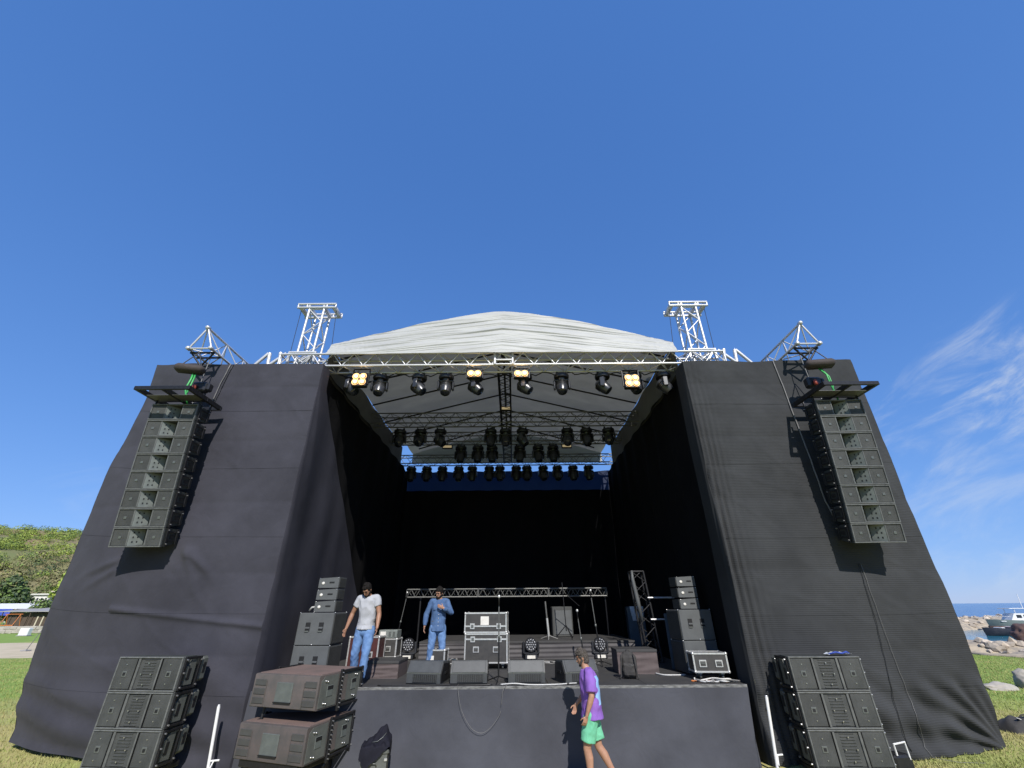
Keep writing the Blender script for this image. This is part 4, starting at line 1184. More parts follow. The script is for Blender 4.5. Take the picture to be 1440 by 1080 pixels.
def hung_array(side, X, lb, yt=8.36, zt=6.46):
    # slight J curve: the lower cabinets look further down
    y, z = yt, zt
    tilt = R(-5.5)
    for i in range(8):
        o = place(ac, ac_used, (X, y, z), (tilt, 0, R(-side * 1.5)), f'{ORD[i]} cabinet from the top of the {lb} hanging loudspeaker array' if i not in (0, 7) else (f'topmost cabinet of the {lb} hanging loudspeaker array' if i == 0 else f'bottom cabinet of the {lb} hanging loudspeaker array'), f'{lb} hanging array cabinets')
        o.scale = (1, 1, 1.04); d = Vector((0, 0, -.3725)); d.rotate(Euler((tilt, 0, 0)))
        # next one hangs from the front lower edge
        y += -d.y; z += d.z
        o.rotation_euler = (-tilt, 0, R(-side * 1.5)); 
        tilt -= R(.55)
    # bumper frame
    root = thing('bumper_frame', f'dark steel flying frame on top of the {lb} hanging array', 'flying frame', (X, yt, zt + .10))
    fw, f0, f1 = 1.12, -.48, .60
    for x in (-fw / 2, 0, fw / 2):
        b = MB(); b.box((x, (f0 + f1) / 2, .06), (.06, f1 - f0, .10), ch=.005); b.build('long_bar', 'dark_steel', root)
    for yy in (f0, .12, f1):
        b = MB(); b.box((0, yy, .055), (fw + .07, .05, .085), ch=.005); b.build('cross_bar', 'dark_steel', root)
    b = MB(); b.box((0, -.07, .018), (fw - .06, .30, .008)); b.build('plate', 'alu_dull', root)
    for x in (-fw / 2 + .06, fw / 2 - .06):
        rod('drop_link', (x, .06, -.09), (x, .06, .02), .022, 'dark_steel', root); rod('drop_link', (x, .38, -.12), (x, .38, .02), .022, 'dark_steel', root)
hung_array(-1, -7.50, 'left', 8.36, 6.44)
hung_array(1, 7.24, 'right', 8.34, 6.41)
# flying arms: triangular truss cantilevered over the curtain top, chain hoist and bag
for sd, X, lb in ((-1, -7.74, 'left'), (1, 7.36, 'right')):
    root = thing('flying_arm', f'aluminium triangular truss arm sticking out above the {lb} curtain', 'truss', (X, 0, 0))
    truss(root, (0, 8.66, 8.42), (0, 13.0, 8.42), (1, 0, 0), (0, 0, 1), .56, .62, 11, 'alu', rc=.03, rb=.016, tri=True)
    for c_ in ((-.28, 8.64, 8.11), (.28, 8.64, 8.11), (0, 8.64, 8.73)):
        b = MB(); b.lathe([(.02, -.06), (.05, -.055), (.05, .03), (.03, .05)], 10, c=c_, axis='Y'); b.build('end_cap', 'alu', root, True)
    for q in (8.78, 9.02):
        rod('hang_bar', (-.30, q, 8.06), (.30, q, 8.06), .026, 'dark_steel', root)
    rod('hang_brace', (-.28, 8.8, 8.06), (sd * .0 + .02, 8.85, 7.72), .022, 'dark_steel', root)
    rod('hang_brace', (.28, 8.8, 8.06), (.02, 8.85, 7.72), .022, 'dark_steel', root)
    hx_ = X + (.25 if sd < 0 else -.12)
    root = thing('chain_hoist', f'black chain hoist with red hook above the {lb} hanging array', 'hoist', (hx_, 8.84, 7.0))
    b = MB(); b.box((0, 0, .1), (.34, .2, .26), ch=.04); b.box((.2, 0, .1), (.1, .18, .2), ch=.03); b.build('motor', 'black_plastic', root)
    rod('chain', (-.05, 0, .2), (-.05, 0, 1.05), .012, 'alu_dull', root)
    rod('chain', (.0, -.1, -.55), (.0, 0, .0), .012, 'alu_dull', root)
    b = MB(); b.lathe([(.02, -.08), (.045, -.06), (.045, .04), (.02, .07)], 10, c=(-.04, -.14, .05)); b.build('hook_block', 'cable_red', root, True)
    # chain bag: sagging cloth pouch
    root = thing('chain_bag', f'brown cloth chain bag slung under the {lb} truss arm', 'bag', (hx_ + sd * .06 - .04, 8.45, 7.42), R(12 * -sd))
    b = MB()
    b.box((0, 0, 0), (.62, .27, .20), ch=.065)
    b.v = [(x, y, z - .05 * math.cos(x * 4.4) + .014 * noise.noise(Vector((x * 6, y * 6, z * 6)))) for x, y, z in b.v]
    b.build('pouch', 'bag_brown', root, True)
    rod('strap', (-.22, 0, .06), (.0, .1, .5), .012, 'cable_black', root); rod('strap', (.22, 0, .06), (.0, .1, .5), .012, 'cable_black', root)
    b = MB()
    b.path([(hx_ - .02, 8.5, 7.32), (hx_ + .05, 8.42, 7.1), (hx_ + .03, 8.4, 6.85), (hx_ + .10, 8.45, 6.6), (hx_ + .16, 8.52, 6.45)], .02, 6)
    b.path([(hx_ + .04, 8.5, 7.3), (hx_ + .10, 8.43, 7.05), (hx_ + .09, 8.42, 6.8), (hx_ + .02, 8.45, 6.55)], .016, 6)
    tag(b.build('signal_cable', 'cable_green', None, True), f'bright green cable dropping to the {lb} hanging array', 'cable')

# cables lying on the curtain faces
def on_cloth(P_, path, lift=.02):
    tab = []
    for i in range(91):
        for j in range(111):
            q = P_(i / 90, j / 110); v = q - Vector((0, 0, CAM_H)); k = v.dot(_f)
            tab.append((720 + 585 * v.dot(_r) / k, 540 - 585 * v.dot(_u) / k, q))
    out = []
    for (xa, ya), (xb, yb) in zip(path, path[1:]):
        for k in range(4):
            x = xa + (xb - xa) * k / 4; y = ya + (yb - ya) * k / 4
            near = sorted(tab, key=lambda r2: (r2[0] - x) ** 2 + (r2[1] - y) ** 2)[:4]
            ws = [1 / (1 + (n_[0] - x) ** 2 + (n_[1] - y) ** 2) for n_ in near]
            q = sum((n_[2] * w_ for n_, w_ in zip(near, ws)), Vector()) / sum(ws)
            out.append((q.x, q.y - lift, q.z))
    return out
for P_, path, r2, m_, lb in (
        (PL, [(325, 513), (311, 540), (298, 567), (290, 590)], .014, 'cable_grey', 'pale grey cable running down the left curtain from its top'),
        (PL, [(329, 513), (315, 540), (302, 567), (292, 592)], .010, 'cable_black', 'thin black cable beside the grey one, top of left curtain'),
        (PR, [(1086, 508), (1100, 542), (1113, 578), (1139, 646), (1160, 705), (1176, 735)], .016, 'cable_grey', 'grey cable running down the right curtain beside the array'),
        (PR, [(1206, 792), (1218, 830), (1232, 878), (1243, 925), (1256, 985), (1272, 1040), (1284, 1062)], .006, 'cable_black', 'thin black cable down the lower right curtain'),
        (PR, [(1209, 792), (1226, 840), (1240, 880), (1258, 930), (1280, 985), (1293, 1025), (1302, 1062)], .0045, 'cable_grey', 'thin pale cable down the lower right curtain to the grass')):
    pts = on_cloth(P_, path)
    if 'to the grass' in lb:
        a = pts[-1]; pts += [(a[0] + .05, a[1] - .05, .03), (a[0] + .3, a[1] - .25, .02), (a[0] + .7, a[1] - .3, .02)]
    b = MB(); b.path(pts, r2, 6)
    tag(b.build('curtain_cable', m_, None, True), lb, 'cable')

# ------------------------------------------------------------------ ground stacks
def ground_cab():
    """wide ground loudspeaker; origin bottom centre of the front"""
    W, Hh = 1.19, .487
    root = thing('ground_loudspeaker', 'x', 'loudspeaker')
    b = MB(); b.prism([(.05, .004), (.34, .004), (.34, Hh - .004), (.05, Hh - .004)], -W / 2 + .03, W / 2 - .03, 'X')
    b.prism([(.34, .02), (.62, .10), (.62, Hh - .03), (.34, Hh - .012)], -W / 2 + .05, W / 2 - .05, 'X'); b.build('cabinet', 'cabinet', root)
    b = MB()
    b.box((0, .03, .012), (W, .06, .022), ch=.005); b.box((0, .03, Hh - .012), (W, .06, .022), ch=.005)
    for x in (-W / 2 + .012, W / 2 - .012):
        b.box((x, .03, Hh / 2), (.024, .06, Hh - .05), ch=.005)
    b.build('front_frame', 'cabinet_trim', root)
    for s_ in (-1, 1):
        b = MB(); b.box((s_ * .405, .025, Hh / 2), (.345, .035, Hh - .055), ch=.012); gr = b.build('grille', 'grille', root)
        b = MB()
        b.box((s_ * .405, .004, Hh / 2), (.085, .010, .085), ch=.003); b.build('badge', 'badge', gr)
        b = MB(); b.box((s_ * .405, -.003, Hh / 2), (.042, .008, .042)); b.build('badge_mark', 'slot_black', gr)
        for zz in (.11, Hh - .11):
            b = MB(); b.lathe([(.008, 0), (.008, .012)], 8, c=(s_ * .405, .008, zz), axis='Y'); b.build('screw', 'bolt', gr)
        b = MB(); b.box((s_ * .205, .032, Hh / 2), (.04, .05, Hh - .05), ch=.004); b.build('seam_strip', 'cabinet_trim', root)
        b = MB(); b.box((s_ * .229, .018, Hh / 2), (.008, .05, Hh - .05)); b.build('seam_gap', 'slot_black', root)
        # side: rigging frame, handle plate, rear handle block
        x = s_ * (W / 2 + .012)
        b = MB()
        b.box((x, .075, Hh / 2), (.028, .045, Hh - .01), ch=.005); b.box((x, .40, Hh / 2), (.028, .045, Hh - .03), ch=.005)
        b.box((x, .24, Hh - .03), (.024, .30, .035), ch=.004); b.box((x, .24, .03), (.024, .30, .035), ch=.004)
        rg = b.build('rigging_frame', 'dark_steel', root)
        for q in ((.075, .05), (.075, .25), (.075, Hh - .05), (.40, .06), (.40, Hh - .07)):
            b = MB(); b.lathe([(.014, -.012), (.014, .012)], 8, c=(s_ * (W / 2 + .034), q[0], q[1]), axis='X'); b.build('pin', 'bolt', rg)
        b = MB(); b.prism([(.13, .07), (.33, .07), (.33, Hh - .06), (.22, Hh - .06), (.19, Hh - .13), (.13, Hh - .15)], s_ * (W / 2 - .032), s_ * (W / 2 + .004), 'X'); sp = b.build('side_plate', 'green_grey', root)
        b = MB(); b.box((s_ * (W / 2 + .004), .215, Hh / 2 - .02), (.010, .065, .17), ch=.004); b.build('handle_slot', 'slot_black', sp)
        b = MB(); b.box((s_ * (W / 2 - .055), .545, Hh / 2 + .03), (.11, .17, Hh - .12), ch=.035); rb_ = b.build('rear_block', 'green_grey', root)
        b = MB(); b.box((s_ * (W / 2 + .001), .545, Hh / 2 + .04), (.006, .06, .16), ch=.002); b.build('handle_slot', 'slot_black', rb_)
    # middle section with louvre slats and four screws
    b = MB(); b.box((0, .040, Hh / 2), (.37, .03, Hh - .055), ch=.01); mid = b.build('horn_section', 'grille', root)
    for k in range(11):
        b = MB(); b.box((0, .022, .05 + k * (Hh - .1) / 10), (.22, .012, .014), ch=.003, rot=Euler((R(25), 0, 0))); b.build('louvre', 'grille', mid)
    for q in ((-.09, Hh / 2), (.09, Hh / 2), (0, .1), (0, Hh - .09)):
        b = MB(); b.lathe([(.010, 0), (.010, .014)], 8, c=(q[0], .004, q[1]), axis='Y'); b.build('screw', 'bolt', mid)
    return root
gc = ground_cab(); gc_used = [False]
for lb, x, y, rz, z0 in (('left', -6.19, 8.44, R(-6), .22), ('right', 5.27, 8.46, R(-2), .15)):
    for i, nm in enumerate(('bottom', 'middle', 'top')):
        place(gc, gc_used, (x, y, z0 + i * .492), rz, f'{nm} wide black loudspeaker of the {lb} ground stack', f'{lb} ground stack cabinets')
    root = thing('stack_dolly', f'low dark dolly under the {lb} ground loudspeaker stack', 'dolly', (x, y, 0), rz)
    b = MB(); b.box((0, .33, z0 - .05), (1.15, .6, .07), ch=.01); b.build('board', 'dark_steel', root)
    for xx in (-.45, .45):
        for yy in (.1, .55):
            b = MB(); b.lathe([(.03, -.02), (z0 / 2 - .045, -.02), (z0 / 2 - .045, .02), (.03, .02)], 12, c=(xx, yy, z0 / 2 - .045), axis='X'); b.build('wheel', 'black_plastic', root, True)
root = thing('cable_coil', 'white and blue cloth scrap lying on right ground stack', 'cloth', (5.62, 8.62, .15 + 3 * .492), R(4))
b = MB(); b.grid(lambda u_, v_: ((u_ - .5) * .42, (v_ - .5) * .16, .012 + .03 * abs(noise.noise(Vector((u_ * 6, v_ * 4, 2)))) + .02 * math.sin(u_ * 3.1)), 24, 8); b.build('cloth', 'plastic_film', root, True)
b = MB(); b.path([(-.2, -.06, .02), (-.1, -.1, .05), (.02, -.09, .03), (.12, -.07, .05), (.2, -.03, .02)], .014, 6); b.build('blue_strap', 'awning_blue', root, True)

# brown flight-worn subwoofers, two rigged one above the other
def brown_sub(label, loc, rz, tilt):
    W, Hh, Dp = 1.2, .46, 1.0
    root = thing('subwoofer', label, 'loudspeaker', loc, 0, 'brown subwoofers by the stage')
    root.rotation_euler = (tilt, 0, rz); root.scale = (1.13, 1.08, 1)
    b = MB()
    prof = [(.0, .01), (.0, Hh - .022), (.006, Hh - .008), (.022, Hh), (.45, Hh), (.45, 0), (.012, 0)]
    b.prism(prof, -W / 2, W / 2, 'X'); smooth_by_angle(b.build('front_shell', 'brown_box', root), 30)
    b = MB(); b.box((0, .735, Hh / 2), (W - .01, .53, Hh - .02), ch=.012); b.build('rear_shell', 'green_grey', root)
    b = MB(); b.box((0, .525, Hh + .004), (W - .05, .92, .012)); b.build('top_skin', 'brown_top', root)
    b = MB(); b.box((0, -.006, Hh / 2 - .01), (.30, .018, .27), ch=.006); pt = b.build('patch_plate', 'patch', root)
    b = MB(); b.box((0, -.012, Hh / 2 - .148), (.31, .028, .014)); b.build('plate_lip', 'dark_steel', pt)
    for s_ in (-1, 1):
        for k in range(3):
            b = MB(); b.box((s_ * .465, -.004, .09 + k * .125), (.21, .012, .085), ch=.004); b.build('port_cover', 'port_dark', root)
        b = MB(); b.box((s_ * .35, -.001, Hh / 2 - .04), (.012, .012, Hh - .12)); b.build('front_rib', 'brown_box', root)
    for s_ in (-1, 1):
        x = s_ * (W / 2)
        b = MB(); b.prism([(.04, .02), (.42, .02), (.42, Hh - .02), (.12, Hh - .02), (.05, Hh - .08)], x - .004, x + .008, 'X'); sp = b.build('side_plate', 'green_grey', root)
        b = MB(); b.box((x + s_ * .008, .25, Hh / 2), (.012, .13, .15), ch=.004); hs_ = b.build('handle_recess', 'patch', sp)
        b = MB(); b.box((x + s_ * .013, .25, Hh / 2 + .045), (.008, .12, .05)); b.build('handle_gap', 'slot_black', hs_)
        b = MB(); b.box((x + s_ * .004, .74, Hh / 2), (.012, .46, Hh - .06), ch=.004); rp = b.build('rear_plate', 'green_grey', root)
        b = MB(); b.box((x + s_ * .012, .80, Hh / 2 + .02), (.012, .11, .16), ch=.004); hr = b.build('handle_recess', 'patch', rp)
        b = MB(); b.box((x + s_ * .017, .80, Hh / 2 + .065), (.008, .10, .055)); b.build('handle_gap', 'slot_black', hr)
        b = MB(); b.box((x + s_ * .012, .58, Hh / 2), (.010, .10, Hh - .10)); b.build('side_stripe', 'brown_box', rp)
        # pairs of worn bolt heads
        for cy, cz in ((.13, Hh - .085), (.14, .075), (.82, Hh - .075), (.80, .085)):
            for k in (0, 1):
                b = MB(); b.lathe([(.011, -.008), (.016, -.002), (.011, .010)], 9, c=(x + s_ * .014, cy + k * .05, cz - k * .012), axis='X'); b.build('bolt', 'bolt', root, True)
        # rigging bars with pins
        b = MB()
        b.box((x + s_ * .018, .475, Hh / 2 - .02), (.035, .05, Hh + .12), ch=.006); b.box((x + s_ * .018, .985, Hh / 2 - .02), (.035, .045, Hh + .10), ch=.006)
        b.box((x + s_ * .018, .73, Hh + .005), (.035, .55, .04), ch=.006); b.box((x + s_ * .018, .73, -.01), (.03, .50, .03), ch=.005); rg = b.build('rigging_bar', 'dark_steel', root)
        for k in range(9):
            b = MB(); b.lathe([(.010, -.01), (.010, .01)], 8, c=(x + s_ * .044, .475, -.03 + k * .06), axis='X'); b.build('pin', 'bolt', rg)
        for k in range(3):
            b = MB(); b.lathe([(.010, -.01), (.010, .01)], 8, c=(x + s_ * .044, .985, .02 + k * .19), axis='X'); b.build('pin', 'bolt', rg)
    return root
brown_sub('upper brown weathered subwoofer in front of the stage', (-3.80, 8.44, .965), R(-19), R(.6))
brown_sub('lower brown weathered subwoofer in front of the stage', (-3.82, 8.36, .315), R(-19), R(1.2))
root = thing('sub_pallet', 'dark wheeled board under the two brown subwoofers', 'dolly', (-3.82, 8.36, 0), R(-19))
b = MB(); b.box((0, .5, .27), (1.15, .95, .10), ch=.01); b.build('board', 'dark_steel', root)
for xx in (-.45, .45):
    for yy in (.15, .85):
        b = MB(); b.lathe([(.03, -.025), (.11, -.025), (.11, .025), (.03, .025)], 14, c=(xx, yy, .11), axis='X'); b.build('wheel', 'black_plastic', root, True)
# black strut holding the upper one at its far corner
root = thing('strut', 'short black prop between the two brown subwoofers', 'prop', (-4.22, 8.72, .78))
rod('bar', (0, 0, -.02), (.02, .02, .28), .022, 'cable_black', root); b = MB(); b.box((0, 0, .0), (.09, .09, .02)); b.build('foot', 'dark_steel', root)

# white poles at both corners
for lb, x, y, ztop, lean in (('left', -4.96, 8.86, .94, -.10), ('right', 4.26, 8.92, 1.0, .10)):
    root = thing('white_pole', f'white metal pole standing at the {lb} stage corner', 'pole', (x, y, 0))
    rod('tube', (0, 0, .02), (lean * 1.0, 0, ztop), .025, 'white_paint', root, 12)
    rod('cap', (lean * .98, 0, ztop - .01), (lean * 1.02, 0, ztop + .02), .020, 'alu', root, 12)
    b = MB(); b.box((0, 0, .01), (.3, .3, .02)); b.build('base_plate', 'alu_dull', root)
    rod('side_peg', (.0, 0, .22), (.14, 0, .23), .014, 'white_paint', root); rod('side_peg', (.05, 0, .22), (.02, -.03, .1), .012, 'white_paint', root)

# grey-green case with a jacket thrown over it
root = thing('plastic_case', 'grey-green plastic case standing before the stage skirt', 'case', (-2.22, 8.62, 0), R(8))
root.scale = (.95, .95, .68)
b = MB(); b.prism([(-.20, 0), (.20, 0), (.21, .56), (-.21, .56)], -.17, .17, 'Y'); b.build('body', 'green_grey', root)
b = MB(); b.box((0, 0, .60), (.46, .38, .09), ch=.02); b.build('lid', 'green_grey', root)
for x in (-.19, .19):
    for z in (.46, .26):
        b = MB(); b.box((x, -.178, z), (.05, .03, .05), ch=.006); b.build('latch', 'case_edge', root)
b = MB(); b.path([(-.05, -.19, .36), (-.04, -.20, .41), (.04, -.20, .41), (.05, -.19, .36)], .01, 6); b.build('handle', 'badge', root, True)
JACKET = True

# ------------------------------------------------------------------ on stage
def on_stage(px, py):
    v = pix(px, py); v = v * ((SZ - CAM_H) / v.z)
    return Vector((v.x, v.y, SZ))
# side fill stacks
def sidefill(lb, x, y, rz):
    for i in range(2):
        root = thing('side_fill_subwoofer', f'{("lower","upper")[i]} grey double-handled bass cabinet of the {lb} side fill', 'loudspeaker', (x, y, SZ + .02 + i * .585), rz, 'side fill bass cabinets')
        W, Hh, Dp = .74, .575, .62
        b = MB(); b.box((0, Dp / 2, Hh / 2), (W, Dp, Hh), ch=.01); b.build('cabinet', 'sidefill', root)
        for hx2 in (-.15, .13):
            b = MB(); b.box((hx2, -.002, Hh * .56), (.10, .012, .16), ch=.004); rc_ = b.build('handle_recess', 'slot_black', root)
            b = MB(); b.box((hx2, -.012, Hh * .53), (.09, .02, .035), ch=.006); b.build('handle_bar', 'sidefill', rc_)
            b = MB(); b.box((hx2 - .006, -.009, Hh * .42), (.085, .014, .025), ch=.003); b.build('handle_lip', 'badge', rc_)
        for s_ in (-1, 1):
            b = MB(); b.box((s_ * (W / 2 + .006), Dp / 2, Hh / 2), (.014, Dp - .05, Hh - .05), ch=.003); b.build('grille', 'sidefill_dark', root)
            for q in (.03, Dp - .04):
                b = MB(); b.ball((s_ * W / 2, q, Hh), .014, 8, 6); b.build('corner_bolt', 'bolt', root, True)
        b = MB(); b.ball((0, -.002, .012), .013, 8, 6); b.build('corner_bolt', 'bolt', root, True)
    for i in range(3):
        ofs = .11 if lb == 'left' else -.06
        root = thing('small_loudspeaker', f'{("lowest","middle","topmost")[i]} of the three small cabinets on the {lb} side fill', 'loudspeaker', (x + ofs, y + .04, SZ + .02 + 1.172 + i * .225), rz, 'side fill small cabinets')
        b = MB(); b.prism([(-.22, .006), (.22, .006 - .0), (.22, .215), (-.22, .190)], 0, .36, 'Y'); b.build('cabinet', 'sidefill', root)
        b = MB(); b.box((.07, -.003, .11), (.11, .012, .028), ch=.003); b.build('handle_slot', 'slot_black', root)
        b = MB(); b.ball((-.12, -.006, .095), (.035, .014, .03), 10, 8); b.build('white_plug', 'paper', root, True)
        b = MB(); b.box(((.226 if lb == 'left' else -.226), .18, .105), (.012, .33, .18), ch=.003); b.build('grille', 'sidefill_dark', root)
        for q in ((-.2, .19), (.2, .2)):
            b = MB(); b.ball((q[0], -.003, q[1]), .010, 8, 6); b.build('corner_bolt', 'bolt', root, True)
sidefill('left', -4.08, 9.85, R(-4))
sidefill('right', 3.98, 10.45, R(7))
b = MB(); b.path([(-4.30, 9.95, 2.36), (-4.25, 9.93, 2.42), (-4.12, 9.92, 2.44), (-4.02, 9.92, 2.48)], .018, 7); tag(b.build('side_fill_cable', 'cable_white', None, True), 'short white cable lying on the left side fill', 'cable')

# wedge monitors
def wedge():
    root = thing('wedge_monitor', 'x', 'stage monitor')
    W = .68
    b = MB(); b.prism([(0, .02), (0, .17), (.12, .36), (.46, .34), (.50, .06), (.46, .0), (.03, .0)], -W / 2, W / 2, 'X'); b.build('cabinet', 'monitor', root)
    for s_ in (-1, 1):
        b = MB(); b.prism([(.03, .03), (.03, .16), (.13, .33), (.44, .31), (.46, .07)], s_ * (W / 2 - .004), s_ * (W / 2 + .008), 'X'); sd_ = b.build('side_cheek', 'black_plastic', root)
        b = MB(); b.box((s_ * (W / 2 + .009), .27, .17), (.012, .15, .05), ch=.004); b.build('handle_slot', 'slot_black', sd_)
    b = MB(); b.box((.03, -.006, .095), (W * .70, .016, .125), ch=.004); gr = b.build('grille', 'monitor_grille', root)
    for k in range(12):
        b = MB(); b.box((.03 - W * .33 + k * W * .06, -.016, .095), (.008, .008, .115)); b.build('grille_bar', 'monitor', gr)
    d = Vector((0, .12, .19)).normalized()
    b = MB(); b.box((0, .056, .266), (W - .06, .012, .195), ch=.004, rot=Euler((R(-32.3), 0, 0))); b.build('front_baffle', 'monitor', root)
    b = MB(); b.box((0, .004, .176), (W + .006, .016, .014)); b.build('edge_trim', 'badge', root)
    b = MB(); b.box((.24, .13, .352), (.07, .02, .012)); b.build('label_plate', 'badge', root)
    return root
wg = wedge(); wg_used = [False]
for i, (x, y, rz, lb) in enumerate(((-1.70, 9.42, R(-14), 'leftmost wedge monitor, turned, by the man in denim'), (-.85, 9.40, 0, 'second wedge monitor from the left on stage edge'), (.23, 9.38, R(1), 'third wedge monitor from the left, right of mic stand'), (1.27, 9.42, R(19), 'rightmost wedge monitor, turned, behind the man in purple'))):
    place(wg, wg_used, (x, y, SZ), rz, lb, 'wedge monitors along the stage edge')

# flight cases
def flight_case(name, label, loc, rz, d, panel='case_panel', lid=None, latches=2, wheels=False, sticker=None, handles=0, group=None):
    W, Dp, Hh = d
    z0 = .11 if wheels else 0
    root = thing(name, label, 'flight case', loc, rz, group)
    b = MB(); b.box((0, Dp / 2, z0 + Hh / 2), (W - .02, Dp - .02, Hh - .02)); b.build('panel', panel, root)
    e = .032
    for x in (-W / 2 + e / 2, W / 2 - e / 2):
        for y in (e / 2, Dp - e / 2):
            b = MB(); b.box((x, y, z0 + Hh / 2), (e, e, Hh - 2 * e), ch=.004); b.build('edge_profile', 'case_edge', root)
    for z in (z0 + e / 2, z0 + Hh - e / 2):
        for y in (e / 2, Dp - e / 2):
            b = MB(); b.box((0, y, z), (W - 2 * e, e, e), ch=.004); b.build('edge_profile', 'case_edge', root)
        for x in (-W / 2 + e / 2, W / 2 - e / 2):
            b = MB(); b.box((x, Dp / 2, z), (e, Dp - 2 * e, e), ch=.004); b.build('edge_profile', 'case_edge', root)
    for x in (-1, 1):
        for y in (0, 1):
            for z in (0, 1):
                b = MB(); b.ball((x * (W / 2 - .016), .016 + y * (Dp - .032), z0 + .016 + z * (Hh - .032)), .030, 8, 6); b.build('ball_corner', 'case_edge', root, True)
    if lid:
        b = MB(); b.box((0, .004, z0 + Hh * lid), (W - .05, .02, .035), ch=.003); b.build('lid_profile', 'case_edge', root)
    for k in range(latches):
        x = (k - (latches - 1) / 2) * W * .62 if latches > 1 else 0
        z = z0 + Hh * (lid or .5)
        b = MB(); b.box((x, -.004, z), (.11, .014, .12), ch=.004); lt = b.build('latch', 'case_edge', root)
        b = MB(); b.box((x, -.012, z), (.06, .012, .07), ch=.004); b.build('latch_dish', 'badge', lt)
    for k in range(handles):
        x = (k - (handles - 1) / 2) * W * .46
        b = MB(); b.box((x, -.001, z0 + Hh * .46), (.14, .014, .12), ch=.004); hd_ = b.build('handle_dish', 'case_edge', root)
        b = MB(); b.box((x, -.010, z0 + Hh * .46), (.095, .012, .075)); b.build('handle_hollow', 'case_panel', hd_)
        b = MB(); b.box((x, -.018, z0 + Hh * .48), (.09, .012, .02), ch=.004); b.build('handle_bar', 'badge', hd_)
    if sticker:
        b = MB(); b.box((sticker[0], .006, z0 + Hh * sticker[1]), (sticker[2], .012, sticker[3])); b.build('paper_label', 'paper', root)
    if wheels:
        for x in (-W / 2 + .12, W / 2 - .12):
            for y in (.12, Dp - .12):
                b = MB(); b.lathe([(.015, -.018), (.045, -.018), (.045, .018), (.015, .018)], 12, c=(x, y, .047), axis='X'); wl = b.build('castor', 'badge', root, True)
                b = MB(); b.box((x, y, .098), (.07, .08, .03)); b.build('castor_fork', 'case_edge', wl)
    return root
flight_case('flight_case', 'big black wheeled flight case, lower of the centre pair', (-.66, 11.5, SZ), R(-3), (1.02, .6, .60), lid=.80, latches=2, wheels=True, handles=2)
flight_case('flight_case', 'silver-edged flight case lying on the big black one', (-.68, 11.5, SZ + .715), R(-3), (1.02, .55, .43), lid=.33, latches=2, sticker=(-.02, .60, .20, .18))
flight_case('flight_case', 'maroon flight case standing behind the man in grey', (-3.46, 11.25, SZ + .02), R(-4), (.72, .45, .66), panel='case_red', latches=0, handles=2)
flight_case('flight_case', 'small black rack case under the amplifier, left stage', (-3.06, 11.9, SZ + .20), R(-4), (.42, .42, .40), latches=0, handles=1)
flight_case('flight_case', 'bright silver rack case on castors at right stage edge', (3.83, 9.72, SZ), R(-5), (.66, .42, .33), latches=0, handles=2, wheels=True)
flight_case('flight_case', 'open white-edged case standing behind the denim man legs', (-1.72, 10.9, SZ), R(-8), (.40, .3, .44), latches=0, sticker=(-.10, .55, .1, .16))
root = thing('amplifier', 'pale green amplifier unit on the small rack case', 'amplifier', (-3.10, 11.9, SZ + .605), R(-4))
b = MB(); b.box((0, .18, .09), (.46, .34, .17), ch=.01); b.build('chassis', 'horn_panel', root)
for k, (x, m_) in enumerate(((-.12, 'paper'), (.05, 'badge'), (.15, 'badge'))):
    b = MB(); b.box((x, .006, .09), (.14 if k == 0 else .06, .012, .10), ch=.004); b.build('front_plate', m_, root)

# low risers
def riser(label, loc, rz, d, m, cat='riser'):
    root = thing('riser', label, cat, loc, rz, 'low risers on stage')
    b = MB(); b.box((0, d[1] / 2, d[2] - .025), (d[0], d[1], .05), ch=.006); b.build('top', 'deck', root)
    b = MB(); b.grid(lambda u_, v_: ((u_ - .5) * (d[0] - .02), .01 - .012 * noise.noise(Vector((u_ * d[0] * 2, v_ * 5, 1))) - .012 * math.sin(v_ * 22 + u_ * 4) * (1 if d[0] > 2 else .2), (d[2] - .05) * (1 - v_)), 60, 24); b.build('front_cloth', m, root, True)
    for s_ in (-1, 1):
        b = MB(); b.box((s_ * (d[0] / 2 - .02), d[1] / 2 + .01, (d[2] - .05) / 2), (.03, d[1] - .03, d[2] - .05)); b.build('side_board', m, root)
    return root
riser('wide low drum riser with wrinkled grey cloth front', (.35, 13.6, SZ), R(-1), (6.0, 3.0, .42), 'riser_front')
riser('small brown riser box left, beside the man in grey', (-2.72, 10.2, SZ), R(-1), (.72, .8, .30), 'riser_brown')
riser('small brown riser box on the right, behind the backpack', (2.62, 10.55, SZ), R(-2), (.86, .7, .44), 'riser_brown')

# low truss across the rear of the stage on two stands
root = thing('stage_truss', 'long grey ladder truss standing low across the back stage', 'truss', (0, 0, 0))
for x0, x1 in ((-3.56, -1.2), (-1.17, 1.15), (1.18, 3.10)):
    truss(root, (x0, 15.6, 2.82), (x1, 15.6, 2.82), (0, 1, 0), (0, 0, 1), .23, .23, 16 if x1 - x0 > 2.2 else 13, 'alu_dull', rc=.024, rb=.011)
for x in (-3.1, 3.05):
    rod('support', (x, 15.6, SZ), (x, 15.6, 2.71), .03, 'dark_steel', root)
    rod('support_foot', (x, 15.2, SZ + .02), (x, 16.0, SZ + .02), .025, 'dark_steel', root)

